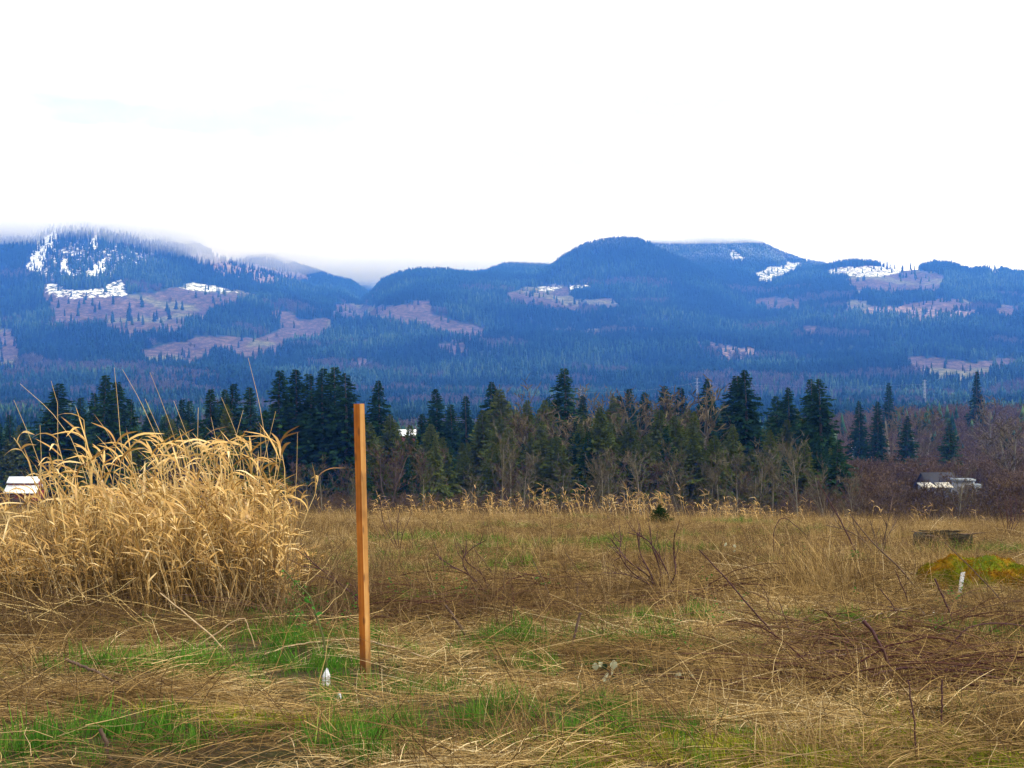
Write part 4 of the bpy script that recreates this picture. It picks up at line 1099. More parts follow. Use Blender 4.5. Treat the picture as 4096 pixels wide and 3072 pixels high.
k = r.random(len(x)) < blob(x, d, MP) * .9
x, d = x[k], d[k]
scatter("yellow_moss", np.stack([x, d, zg(x, d) + .008], -1), np.stack([np.zeros(len(x)), np.zeros(len(x)), r.uniform(0, 6.28, len(x))], -1), r.uniform(.6, 1.2, len(x)), r.integers(0, 3, len(x)), ms,
        "yellow green moss low between the straw near the camera", "moss")
# dead weeds ------------------------------------------------------------
wd_ = [weed(480 + i, 8).mesh("dead_weed", [M['weed']]) for i in range(5)]
x, d, r = field_points(9000, 7.2, 50, 45, .9)
den = sstep(-.15, .45, noise(x * .45, d * .45, 99)) * np.where(d < 9, .25, .55) + .12 * (d > 20)
den = den * np.where(d > 14, .32, 1) * (1 - np.clip(blob(x, d, GP), 0, 1))
den = np.where((np.abs(x + .6) < 1.3) & (d > 7.6) & (d < 13), .15 + .85 * sstep(-.1, .35, noise(x * 1.6, d * 1.1, 101)), den)
den = np.where((x > -.2) & (x < 1.6) & (d > 8.3) & (d < 14), .7 * sstep(0, .4, noise(x * 1.4, d * 1.0, 102)), den)
den = np.where((x > 1.6) & (x < 5) & (d > 9.5) & (d < 20), .6 * sstep(0, .4, noise(x * 1.1, d * .8, 103)), den)
k = (r.random(len(x)) < den * np.where(d > 25, .8, .75)) & ~clear_of(x, d, .35)
x, d = x[k], d[k]
scatter("dead_weeds", np.stack([x, d, zg(x, d)], -1), np.stack([r.normal(0, .12, len(x)), r.normal(-.18, .22, len(x)), r.uniform(0, 6.28, len(x))], -1), r.uniform(.5, 1.1, len(x)) * (.8 + .008 * d), r.integers(0, 5, len(x)), wd_,
        "dark dead weed stems standing across the middle of the field", "weeds")

# ------------------------------------------------------------------ reeds
def reed_parts(seed, H=1.1, nl=7):
    """stem path with leaves drooping mostly towards -x; returns (stem mesh, [leaf meshes])"""
    r = np.random.default_rng(seed); k = 7
    t = np.linspace(0, 1, k); lean = r.uniform(-.26, .16); kink = r.normal(0, .02, k)
    path = np.stack([lean * t ** 1.4 * H + kink * H * t, .05 * np.sin(t * 3 + seed) * H, H * t], -1)
    sb = MB(); tube1(sb, path, np.linspace(.0058, .0028, k), 4, r.random(), False)
    leaves = []
    for i in range(nl):
        s = r.uniform(.9, 1.0) if i < 4 else 1 - .85 * ((i - 2) / nl)
        s = min(max(s + r.normal(0, .03), .18), 1)
        j = min(int(s * (k - 1)), k - 2); fr = s * (k - 1) - j
        p = path[j] * (1 - fr) + path[j + 1] * fr
        az = (pi if r.random() < .72 else 0) + r.normal(0, .75)
        L = r.uniform(.16, .34); m_ = 8
        th0 = r.uniform(.05, .7); th1 = th0 + r.uniform(.1, 1.9)
        tt = np.linspace(0, 1, m_); th = th0 + (th1 - th0) * np.clip(tt * 1.35, 0, 1) ** .8
        st = L / (m_ - 1)
        hz = np.cumsum(np.sin(th) * st) - np.sin(th[0]) * st; zz = np.cumsum(np.cos(th) * st) - np.cos(th[0]) * st
        q = p + np.stack([np.cos(az) * hz, np.sin(az) * hz, zz], -1)
        w_ = r.uniform(.012, .023) * np.array([.5, .9, 1, 1, .9, .7, .45, .06])
        tw = r.uniform(-1.1, 1.1) * tt + r.uniform(-.5, .5)
        nrm = np.stack([np.cos(az) * np.cos(th), np.sin(az) * np.cos(th), -np.sin(th)], -1)
        sd3 = np.array([-sin(az), cos(az), 0]) * np.cos(tw)[:, None] + nrm * np.sin(tw)[:, None]
        v, f = ribbons(q[None], w_[None], sd3[None])
        lb = MB(); lb.add(v, f, r.random()); leaves.append(lb)
    return sb, leaves
REEDS = []
for i in range(7):
    sb, lv = reed_parts(500 + i, 1.05 + .05 * (i % 3), 8)
    REEDS.append((sb.mesh("reed_stem", [M['reedstem']]), [l.mesh("reed_leaf", [M['reed']], True) for l in lv]))
def copy_reed(k, loc, rz, s, tilt):
    e = empty("reed", loc, rz); e.rotation_euler = (tilt[0], tilt[1], rz); e.scale = (s, s, s)
    st, lv = REEDS[k]
    obj("stem", st, e)
    for l in lv: obj("leaf", l, e)
    return e
def reed_h(px):
    """top row of the clump along the picture"""
    return np.interp(px, [-300, 0, 170, 250, 400, 620, 1150, 1040, 1100, 1165, 1240], [2010, 2000, 1995, 1890, 1860, 1830, 1820, 1830, 1900, 2060, 2250])
r = np.random.default_rng(51)
LAB = "dry golden reed with drooping leaves inside the clump left of the stake"
n = 0
tops = [(8, 1825), (225, 1735), (270, 1760), (420, 1675), (400, 1720), (490, 1745), (700, 1735), (760, 1760), (690, 1790), (810, 1770), (920, 1775), (930, 1830), (1010, 1790), (1030, 1815), (1150, 1785), (330, 1830), (520, 1830), (600, 11150), (870, 1790), (190, 1900)]
ORD = "first second third fourth fifth sixth seventh eighth ninth tenth eleventh twelfth thirteenth fourteenth fifteenth sixteenth seventeenth eighteenth nineteenth twentieth".split()
torder = sorted(range(len(tops)), key=lambda i: tops[i][0])
for i in range(150):
    if i < len(tops):
        px, ty = tops[i]; d = r.uniform(10.6, 11.8)
    else:
        px = r.uniform(-60, 1120); d = r.uniform(9.7, 12.3); ty = float(reed_h(px)) + r.uniform(-90, 150) + (12.3 - d) * 18
    x = (px - CX) / F * d; z = float(zg(x, d)); H = max(CAMZ + d * (CY - ty) / F - z, .35)
    k = int(r.integers(0, 7))
    s = H / (1.05 + .05 * (k % 3))
    e = copy_reed(k, (x + .05 * s, d, z), r.normal(0, .45), s, (r.normal(0, .05), r.normal(-.06, .10)))
    e.scale = (max(s, .78), max(s, .78), s)
    if i < len(tops):
        tag(e, "%s tall leafy reed from the left of those standing above the golden clump" % ORD[torder.index(i)], "reed", "reeds standing above the golden clump")
    else:
        tag(e, LAB, "reed", "reeds in the golden clump")
    n += 1
rp = []
for i in range(6):
    sb, lv = reed_parts(540 + i, 1.0, 7)
    for l in lv:
        for v_, f_, r_ in zip(l.v, l.f4, l.r): sb.add(v_, f_, r_)
    rp.append(sb.mesh("reed_mass", [M['reed']]))
darkst = [tuft(560 + i, 10, .1, (.5, 1.0), (.003, .006), .2, .15, lx=-.1).mesh('dark_reed_stems', [M['weed']]) for i in range(3)]
px = np.where(r.random(1150) < .9, r.uniform(-260, 1100, 1150), r.uniform(1080, 1210, 1150)); d = 9.3 + 4.1 * r.random(1150) ** 1.35
x = (px - CX) / F * d; z = zg(x, d)
ty = reed_h(px) + 120 + r.uniform(0, 1, 1150) ** 1.6 * np.where(d > 10.8, 190, 330)
H = np.clip(CAMZ + d * (CY - ty) / F - z, .3, 1.3) * np.where(d < 10, .8, 1)
scatter("reed_thicket", np.stack([x, d, z], -1), np.stack([r.normal(0, .12, 1150), r.normal(-.05, .14, 1150), r.normal(0, .7, 1150)], -1), np.stack([np.maximum(H, .7)] * 2 + [H], -1), r.integers(0, 6, 1150), rp,
        "dense golden mass of dry reeds left of the stake", "reeds")
m = 280; px = r.uniform(-200, 1180, m); d = r.uniform(9.3, 12.8, m); x = (px - CX) / F * d
scatter("dark_reed_stems", np.stack([x, d, zg(x, d)], -1), np.stack([r.normal(0, .15, m), r.normal(-.1, .3, m), r.uniform(0, 6.28, m)], -1), r.uniform(.6, 1.0, m), r.integers(0, 3, m), darkst,
        "dark brown dead stems standing among the golden reeds", "stems")
# broken reeds lying at the foot of the clump
px = r.uniform(-200, 1250, 60); py = r.uniform(2350, 2560, 60)
g_ = np.array([ground_at(a, b) for a, b in zip(px, py)])
scatter("fallen_reeds", g_ + [0, 0, .05], np.stack([r.normal(0, .2, 60), np.where(r.random(60) < .6, 1, -1) * r.normal(1.35, .18, 60), r.normal(0, .6, 60)], -1), np.stack([r.uniform(.35, .6, 60)] * 2 + [r.uniform(.25, .7, 60)], -1), r.integers(0, 7, 60), [q[0] for q in REEDS],
        "broken reed stems lying at the foot of the clump", "reeds")
# shaggy pale straw tufts on the right
shg = [tuft(640 + i, 46, .10, (.25, .62), (.0018, .0042), .45, .9, lx=-.25).mesh('shaggy_tuft', [M['straw']]) for i in range(3)]
sp_ = np.concatenate([np.stack([r.normal(3560, 90, 26), r.normal(2170, 55, 26)], -1), np.stack([r.normal(3280, 90, 22), r.normal(2340, 40, 22)], -1), np.stack([r.uniform(2700, 4100, 24), r.uniform(2080, 2500, 24)], -1), np.stack([r.uniform(1300, 2300, 14), r.uniform(2120, 2350, 14)], -1)])
g_ = np.array([ground_at(a, b_) for a, b_ in sp_]); m = len(sp_)
scatter("shaggy_straw", g_, np.stack([r.normal(0, .15, m), r.normal(-.1, .2, m), r.normal(0, .8, m)], -1), r.uniform(.55, 1.05, m), r.integers(0, 3, m), shg,
        "shaggy pale straw tufts standing over the brambles on the right", "dry grass", np.clip(r.normal(.72, .18, m), 0, 1))
# far reeds along the field edge
px = np.concatenate([r.uniform(1500, 3100, 230), r.uniform(1100, 4300, 120)]); m = len(px); d = r.uniform(36, 47, m)
x = (px - CX) / F * d; z = zg(x, d)
s_ = r.uniform(.55, .95, m) * np.where((px > 1850) & (px < 2900), 1.0, .75)
scatter("far_reeds", np.stack([x, d, z], -1), np.stack([r.normal(0, .08, m), r.normal(-.02, .12, m), r.normal(0, .8, m)], -1), np.stack([np.full(m, .9), np.full(m, .9), s_ * r.uniform(.5, 1.1, m)], -1), r.integers(0, 6, m), rp,
        "row of small pale reeds along the far edge of the field", "reeds")
# tall bare stalks
stalks = [[(490, 1478), (560, 1600), (640, 1780), (690, 1900), (720, 2050)], [(600, 1490), (660, 1640), (710, 1790), (730, 1950), (740, 2080)], [(992, 1430), (1035, 1600), (1065, 1780), (1085, 1950), (1090, 2080)], [(204, 1523), (238, 1640), (245, 11150), (250, 1950), (270, 2150)], [(80, 1535), (200, 1640), (290, 1760), (340, 1900), (380, 2080)],
          [(457, 1470), (470, 1600), (480, 1730), (500, 1900), (510, 2050)], [(695, 1603), (740, 1720), (790, 1850), (830, 1950), (850, 2100)], [(793, 1630), (790, 1780), (785, 1920), (790, 2060)], [(886, 1590), (940, 1720), (970, 1820), (980, 1950), (985, 2100)], [(973, 1640), (945, 1740), (930, 1850), (920, 1980), (910, 2100)],
          [(1103, 1645), (1070, 1780), (1045, 1880), (1010, 2000), (990, 2100)], [(1190, 1730), (1187, 1880), (1180, 2000), (1170, 2120)], [(844, 1668), (870, 1790), (890, 1900), (900, 2050)], [(755, 1730), (758, 1860), (760, 1980), (765, 2100)], [(1043, 1710), (1030, 11150), (1020, 1900), (1010, 2000)], [(580, 1595), (640, 1730), (690, 1850), (720, 1980)],
          [(55, 1600), (120, 1750), (160, 1860), (200, 2000)], [(1136, 1900), (1140, 2000), (1140, 2120)], [(1110, 1930), (1108, 2020), (1100, 2140)], [(160, 1700), (165, 1830), (160, 2000)]]
order = sorted(range(len(stalks)), key=lambda i: stalks[i][0][0])
for i, q in enumerate(stalks):
    d = 10.4 + 1.2 * ((i * 7) % 10) / 10
    pts = np.array([at_depth(a, b, d + .03 * j) for j, (a, b) in enumerate(q)])
    b_ = pts[-1]; foot = np.array([b_[0] + .02, b_[1] + .05, float(zg(b_[0], b_[1])) - .02])
    pts = np.vstack([pts, foot])[::-1]
    tt = np.linspace(0, 1, 14); ti = np.linspace(0, 1, len(pts))
    P = np.stack([np.interp(tt, ti, pts[:, c]) for c in range(3)], -1)
    mb = MB(); tube1(mb, P - foot, np.linspace(.0036, .0014, 14), 5, .4 + .5 * r.random(), True)
    o = obj("bare_stalk", mb.mesh("bare_stalk", [M['reedstem']], True), loc=foot)
    tag(o, "%s thin bare stalk from the left rising above the golden reed clump" % ORD[order.index(i)], "stalk", "bare stalks above the reed clump")

# bramble tangle on the right: thin canes too many to tell apart
def tangle(seed, n=10):
    r = np.random.default_rng(seed); k = 9
    p0 = np.stack([r.uniform(-.35, .35, n), r.uniform(-.2, .2, n), np.zeros(n)], -1)
    az = np.where(r.random(n) < .5, 0, pi) + r.normal(0, .6, n); L = r.uniform(.35, 1.0, n); t = np.linspace(0, 1, k)
    up = r.uniform(.03, .3, n)
    hz = L[:, None] * t[None]; zz = L[:, None] * up[:, None] * (4 * t * (1 - t * r.uniform(.75, 1.0, n)[:, None])) * .5
    wob = np.cumsum(r.normal(0, .012, (n, k)), 1)
    P = np.stack([p0[:, None, 0] + np.cos(az)[:, None] * hz - np.sin(az)[:, None] * wob, p0[:, None, 1] + np.sin(az)[:, None] * hz + np.cos(az)[:, None] * wob, p0[:, None, 2] + zz + np.abs(wob) * .4], -1)
    v, f = tubes(P, r.uniform(.0015, .0044, n)[:, None] * np.linspace(1, .55, k)[None], 5)
    mb = MB(); mb.add(v, f, np.repeat(r.random(n), k * 5)); return mb
M['redcane'] = foliage("red_cane", [(.014, .006, .007), (.040, .015, .015), (.09, .045, .030), (.16, .10, .06)], None, 0, .3)
tg = [tangle(700 + i).mesh("bramble_tangle", [M['redcane']]) for i in range(5)]
pp = np.concatenate([np.stack([r.uniform(3050, 4150, 55), r.uniform(2480, 2790, 55)], -1), np.stack([r.uniform(1150, 2050, 26), r.uniform(2330, 2520, 26)], -1), np.stack([r.uniform(3150, 3700, 60), r.uniform(2100, 2300, 60)], -1), np.stack([r.uniform(2200, 3000, 14), r.uniform(2300, 2500, 14)], -1)])
g_ = np.array([ground_at(a, b_) for a, b_ in pp]); m = len(pp)
scatter("bramble_tangle", g_, np.stack([r.normal(0, .1, m), r.normal(0, .1, m), r.normal(0, .5, m)], -1), r.uniform(.6, 1.15, m), r.integers(0, 5, m), tg,
        "tangle of thin red-brown bramble canes over the straw at right", "brambles")
# leafy shoots among the brambles
M['shoot'] = foliage("bramble_shoot_leaf", [(.02, .07, .012), (.04, .12, .02), (.08, .18, .035)], None, .3, .5)
def shoot(seed, n=16):
    r = np.random.default_rng(seed); mb = MB()
    for i in range(n):
        c = r.normal(0, .05, 3) * [1, 1, .8] + [0, 0, .10]; a = r.uniform(0, 6.28); L = r.uniform(.015, .035); e = r.normal(0, .5)
        dv = np.array([cos(a) * cos(e), sin(a) * cos(e), sin(e)]); s_ = np.cross(dv, r.normal(size=3)); s_ /= np.linalg.norm(s_)
        mb.add([c, c + dv * L * .5 + s_ * L * .35, c + dv * L, c + dv * L * .5 - s_ * L * .35], [[0, 1, 2, 3]])
    return mb
sh = [shoot(720 + i).mesh("bramble_shoot", [M['shoot']]) for i in range(4)]
pp = np.concatenate([np.stack([r.uniform(1100, 2000, 45), r.uniform(2200, 2480, 45)], -1), np.stack([r.uniform(1150, 1420, 22), r.uniform(2480, 2620, 22)], -1), np.stack([r.uniform(2900, 3300, 14), r.uniform(2120, 2250, 14)], -1), np.stack([r.uniform(2100, 4000, 30), r.uniform(2150, 2700, 30)], -1)])
g_ = np.array([ground_at(a, b_) for a, b_ in pp]); m = len(pp)
scatter("bramble_shoots", g_ + np.stack([np.zeros(m), np.zeros(m), r.uniform(-.02, .18, m)], -1), np.stack([np.zeros(m), np.zeros(m), r.uniform(0, 6.28, m)], -1), r.uniform(.45, .85, m), r.integers(0, 4, m), sh,
        "small dark green bramble leaves sprouting among the dead stems", "leaves")
# ------------------------------------------------------------------ stake
def wood_mat(name, cols):
    m, nt = mat(name)
    o = N(nt, "ShaderNodeOutputMaterial"); p = N(nt, "ShaderNodeBsdfPrincipled"); p.inputs["Roughness"].default_value = .7; p.inputs["Specular IOR Level"].default_value = .2
    tcn = N(nt, "ShaderNodeTexCoord"); mpn = N(nt, "ShaderNodeMapping"); mpn.inputs[3].default_value = (90, 90, 2.2)
    n = N(nt, "ShaderNodeTexNoise"); n.inputs["Scale"].default_value = 1.0; n.inputs["Detail"].default_value = 5; n.inputs["Distortion"].default_value = .6
    nt.links.new(tcn.outputs["Object"], mpn.inputs[0]); nt.links.new(mpn.outputs[0], n.inputs["Vector"])
    r = ramp(nt, cols, [.3, .5, .72])
    nt.links.new(n.outputs[0], r.inputs[0])
    n2 = N(nt, "ShaderNodeTexNoise"); n2.inputs["Scale"].default_value = 9; n2.inputs["Detail"].default_value = 3
    nt.links.new(tcn.outputs["Object"], n2.inputs["Vector"])
    r2 = ramp(nt, [(.55, .5, .45), (1, 1, 1)], [.32, .55]); nt.links.new(n2.outputs[0], r2.inputs[0])
    mu = N(nt, "ShaderNodeMix", data_type='RGBA', blend_type='MULTIPLY'); mu.inputs[0].default_value = .8
    nt.links.new(r.outputs[0], mu.inputs[6]); nt.links.new(r2.outputs[0], mu.inputs[7])
    sp = N(nt, "ShaderNodeSeparateXYZ"); nt.links.new(tcn.outputs["Object"], sp.inputs[0])
    k = N(nt, "ShaderNodeMapRange"); k.inputs[1].default_value = .0; k.inputs[2].default_value = .12; k.inputs[3].default_value = 1; k.inputs[4].default_value = 0
    nt.links.new(math_node(nt, 'ADD', sp.outputs[2], math_node(nt, 'MULTIPLY', n2.outputs[0], -.1)), k.inputs[0])
    mx2 = N(nt, "ShaderNodeMix", data_type='RGBA'); nt.links.new(math_node(nt, 'MULTIPLY', k.outputs[0], .7), mx2.inputs[0])
    nt.links.new(mu.outputs[2], mx2.inputs[6]); mx2.inputs[7].default_value = (.05, .03, .012, 1)
    vo = N(nt, "ShaderNodeTexVoronoi"); vo.inputs["Scale"].default_value = 1.0; mv = N(nt, "ShaderNodeMapping"); mv.inputs[3].default_value = (28, 28, 9)
    nt.links.new(tcn.outputs["Object"], mv.inputs[0]); nt.links.new(mv.outputs[0], vo.inputs["Vector"])
    kr = N(nt, "ShaderNodeMapRange"); kr.inputs[1].default_value = .10; kr.inputs[2].default_value = .24; kr.inputs[3].default_value = .75; kr.inputs[4].default_value = 0
    nt.links.new(vo.outputs["Distance"], kr.inputs[0])
    mx3 = N(nt, "ShaderNodeMix", data_type='RGBA'); nt.links.new(kr.outputs[0], mx3.inputs[0]); nt.links.new(mx2.outputs[2], mx3.inputs[6]); mx3.inputs[7].default_value = (.10, .035, .010, 1)
    nt.links.new(mx3.outputs[2], p.inputs["Base Color"])
    b = N(nt, "ShaderNodeBump"); b.inputs["Strength"].default_value = .35; b.inputs["Distance"].default_value = .002
    nt.links.new(n.outputs[0], b.inputs["Height"]); nt.links.new(b.outputs[0], p.inputs["Normal"])
    nt.links.new(p.outputs[0], o.inputs[0])
    return m
M['wood'] = wood_mat("stake_orange", [(.26, .070, .005), (.36, .105, .008), (.42, .140, .016)])
M['wood_tan'] = wood_mat("stake_tan", [(.27, .125, .030), (.36, .180, .050), (.43, .235, .075)])
import bmesh
base = at_depth(1463, 2712, 6.2); top = at_depth(1436, 1617, 6.2)
bm = bmesh.new()
H = 1.209
nz = 14
sw = .034
rings = []
for i in range(nz + 1):
    z = -.12 + (H + .12) * i / nz
    wv = sw * (1 + .012 * sin(i * 1.7))
    tw = .03 * i / nz
    ring = []
    for a in range(4):
        an = a * pi / 2 + pi / 4 + tw
        ring.append(bm.verts.new((wv / math.sqrt(2) * cos(an), wv / math.sqrt(2) * sin(an), z)))
    rings.append(ring)
for i in range(nz):
    for a in range(4):
        bm.faces.new((rings[i][a], rings[i][(a + 1) % 4], rings[i + 1][(a + 1) % 4], rings[i + 1][a]))
bm.faces.new(rings[-1]); bm.faces.new(rings[0][::-1])
bmesh.ops.bevel(bm, geom=[e for e in bm.edges if e.is_manifold and e.calc_face_angle(0) > 1.0], offset=.0012, segments=1, affect='EDGES')
me = bpy.data.meshes.new("wooden_stake"); bm.normal_update()
for fc_ in bm.faces: fc_.material_index = 1 if abs(fc_.normal.x) > .7 else 0  # lighter tan on the local x faces, deeper orange on the others
bm.to_mesh(me); bm.free(); me.materials.append(M['wood']); me.materials.append(M['wood_tan'])
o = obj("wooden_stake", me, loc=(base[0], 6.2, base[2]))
lean = math.atan2(top[0] - base[0], top[2] - base[2])
o.rotation_euler = Matrix.Rotation(lean, 4, 'Y').to_euler(); o.rotation_euler = (Matrix.Rotation(lean, 4, 'Y') @ Matrix.Rotation(radians(-35), 4, 'Z')).to_euler()
tag(o, "tall square orange-brown wooden stake driven into the grass", "stake")

# ------------------------------------------------------------------ canes, sticks and stubs
def smooth_path(pts, n):
    """Catmull-Rom through pts"""
    p = np.vstack([2 * pts[0] - pts[1], pts, 2 * pts[-1] - pts[-2]])
    out_ = []
    segs = len(pts) - 1
    for t in np.linspace(0, segs - 1e-6, n):
        i = int(t); u = t - i
        a, b, c, d_ = p[i], p[i + 1], p[i + 2], p[i + 3]
        out_.append(.5 * ((2 * b) + (c - a) * u + (2 * a - 5 * b + 4 * c - d_) * u * u + (3 * b - a - 3 * c + d_) * u ** 3))
    return np.array(out_)
def stick(name, pix, foot_i, r0, r1, mt, label, cat, group=None, dz=0.0, rise=.0, thorns=0, d=None, n=14):
    """pix: picture points; foot_i: index of the one that rests on the ground (or None: all lie on the ground + rise)"""
    if foot_i is None:
        P = np.array([ground_at(a, b) + [0, 0, r0 + rise] for a, b in pix])
    else:
        dd = d or ground_at(*pix[foot_i])[1]
        P = np.array([at_depth(a, b, dd + dz * (j - foot_i)) for j, (a, b) in enumerate(pix)])
        f = P[foot_i]; P[foot_i] = [f[0], f[1], float(zg(f[0], f[1])) - .01]
    Q = smooth_path(P, n)
    Q[1:-1] += rng.normal(0, .0016, Q[1:-1].shape)
    org = Q[0].copy() if foot_i in (None, 0) else Q[-1].copy()
    mb = MB()
    tube1(mb, Q - org, np.linspace(r0, r1, n), 7, .5)
    o = obj(name, mb.mesh(name, [M[mt]], True), loc=org)
    tag(o, label, cat, group)
    return o
stick("cut_stub", [(3590, 2742), (3530, 2600), (3490, 2530), (3453, 2482)], 0, .0055, .0085, 'cane', "thick purple broken cane stub standing at lower right", "stub")
stick("bramble_cane", [(2990, 2690), (3223, 2623), (3400, 2600), (3505, 2596)], 0, .0045, .0035, 'cane', "dark cane arching up to the thick purple stub", "cane")
stick("bramble_cane", [(3300, 2770), (3450, 2715), (3565, 2682), (3644, 2671), (3842, 2687), (3991, 2712), (4040, 2742), (4110, 2800)], 0, .0058, .0045, 'cane', "dark cane arching low right of the thick purple stub", "cane", n=22)
stick("bramble_cane", [(3720, 2690), (3788, 2598), (3867, 2516), (3966, 2494), (4096, 2504), (4200, 2520)], 0, .0040, .003, 'cane', "upper arched cane running out of the right edge", "cane", n=18)
stick("bramble_cane", [(3165, 2612), (3080, 2520), (3000, 2425), (2900, 2310), (2796, 2199)], 0, .0058, .0030, 'cane', "long straight cane slanting up left from lower right", "cane")
stick("bramble_cane", [(3183, 2585), (3150, 2500), (3114, 2400)], 0, .0035, .002, 'cane', "short thin cane right of the long slanting cane", "cane")
stick("bramble_cane", [(3446, 2250), (3405, 2170), (3367, 2093), (3320, 2010), (3272, 1930)], 0, .012, .004, 'cane', "dark stem leaning left against the woods on the right", "cane")
stick("bramble_cane", [(3097, 2254), (3094, 2148), (3106, 2098), (3129, 2073), (3159, 2083), (3225, 2140)], 0, .0065, .0045, 'cane', "hooked cane bent over like a shepherd's crook", "cane", n=20)
stick("bramble_cane", [(3822, 2519), (3790, 2430), (3738, 2314)], 0, .0065, .0055, 'cane', "straight dark cane leaning left below the white marker", "cane")
stick("bramble_cane", [(3604, 2500), (3570, 2420), (3520, 2356)], 0, .0045, .003, 'cane', "short dark cane left of the mossy mound", "cane")
stick("bramble_cane", [(3644, 2435), (3620, 2370), (3580, 2281)], 0, .0048, .003, 'cane', "slanting dark cane touching the left end of the mossy mound", "cane")
stick("bramble_cane", [(3700, 2390), (3595, 2272), (3480, 2158), (3400, 2060)], 0, .007, .004, 'twig', "long faded cane slanting above the mossy mound", "cane")
stick("bramble_cane", [(4040, 2440), (3960, 2350), (3840, 2230), (3780, 2170)], 0, .0045, .003, 'twig', "thin cane slanting over the mossy mound beside the white marker", "cane")
stick("bramble_cane", [(3630, 2720), (3645, 2800), (3660, 2950), (3668, 3080)][::-1], 0, .0028, .002, 'cane', "reddish upright stalk at the lower right bottom edge", "stalk")
stick("dead_stalk", [(3766, 2935), (3766, 2830), (3768, 2718)], 0, .0035, .003, 'cane', "short dark upright stalk right of the reddish one", "stalk")
stick("bramble_cane", [(3180, 2720), (3330, 2735), (3500, 2745), (3640, 2730)], None, .0045, .0035, 'cane', "purple cane lying flat left of the purple stub foot", "cane", rise=.03)
stick("bramble_cane", [(3420, 2790), (3520, 2785), (3600, 2772), (3720, 2752), (3950, 2740)], None, .0055, .004, 'cane', "glossy dark red cane lying flat below the purple stub", "cane", rise=.03)
stick("bramble_cane", [(3800, 2720), (3920, 2700), (4100, 2640)], None, .004, .003, 'cane', "cane lying flat toward the right edge", "cane", rise=.05)
stick("bramble_cane", [(3330, 2690), (3560, 2640), (3750, 2590), (3920, 2570)], None, .003, .0025, 'twig', "thin brown cane lying across the bramble pile", "cane", rise=.07)
stick("bramble_cane", [(3310, 2430), (3420, 2450), (3560, 2480), (3620, 2505)], None, .004, .003, 'cane', "dark cane lying above the purple stub", "cane", rise=.08)
stick("bramble_cane", [(3200, 2400), (3260, 2440), (3310, 2480)], None, .0035, .0025, 'cane', "short cane lying right of the long slanting cane", "cane", rise=.06)
stick("dead_branch", [(556, 2782), (470, 2735), (380, 2685), (330, 2665), (262, 2637)], 0, .0040, .0065, 'twig', "dark dead branch slanting in the grass at lower left", "branch", dz=.03)
stick("cut_stub", [(443, 3053), (425, 2980), (402, 2915)], 0, .006, .0065, 'twig', "dark upright stub at the lower left bottom edge", "stub")
stick("straw_stalk", [(945, 2650), (860, 2560), (760, 2470), (640, 2372)], 0, .0045, .0030, 'palestraw', "thick pale stalk slanting below the reed clump", "stalk", dz=.05)
stick("bent_twig", [(720, 2625), (850, 2545), (968, 2472), (1000, 2530), (1020, 2590)], 0, .0035, .002, 'palestraw', "bent twig crossing the thick pale stalk", "twig")
stick("cut_stub", [(2280, 2612), (2300, 2530), (2323, 2452)], 0, .0075, .0065, 'twig', "brown broken stub in the middle of the foreground", "stub")
stick("cut_stub", [(2305, 2440), (2308, 2390), (2310, 2345)], 0, .005, .005, 'twig', "thin dark stub behind the brown broken one", "stub")
stick("cut_stub", [(1885, 2570), (1870, 2600), (1840, 2555)][::-1], 1, .006, .006, 'palestraw', "pale cut stub right of the stake", "stub", n=8)
stick("dead_cane", [(1880, 2560), (1830, 2490), (1780, 2420)], 0, .009, .007, 'twig', "brown dead cane leaning left right of the stake", "cane")
stick("straw_stalk", [(1300, 2610), (1420, 2600), (1560, 2635), (1720, 2680)], None, .0045, .003, 'palestraw', "pale stalk lying across the foot of the stake", "stalk", rise=.05)
stick("straw_stalk", [(1060, 2660), (1180, 2625), (1330, 2603)], None, .0035, .003, 'palestraw', "pale stalk lying behind the white sleeve", "stalk", rise=.05)
stick("straw_stalk", [(2400, 2530), (2480, 2550), (2570, 2565)], None, .0035, .003, 'palestraw', "pale stalk lying right of the brown broken stub", "stalk", rise=.04)
stick("dead_branch", [(3360, 2560), (3560, 2500), (3670, 2490), (3700, 2520)], None, .0035, .0025, 'twig', "brown bent branch lying above the bramble pile", "branch", rise=.08)
WS = [((2000, 2430), (2020, 2290)), ((2340, 2330), (2260, 2210)), ((1990, 2330), (1900, 2200)), ((2210, 2410), (2130, 2240)), ((1790, 2310), (1720, 2140)), ((1650, 2215), (1640, 2100)), ((2470, 2150), (2430, 2060)), ((2290, 2100), (2245, 2010)), ((2185, 2090), (2150, 2000)), ((2380, 2140), (2300, 2030))]
for i, (a, b) in enumerate(sorted(WS, key=lambda s: s[1][0])):
    a = np.array(a); b = np.array(b)
    stick("weed_stem", [tuple(a), tuple((a + b) / 2 + [4, 0]), tuple(b)], 0, .005, .0025, 'twig', "%s dark dead weed stem from the left leaning in the middle field" % ORD[i], "weed stem", "weed stems leaning in the middle field")

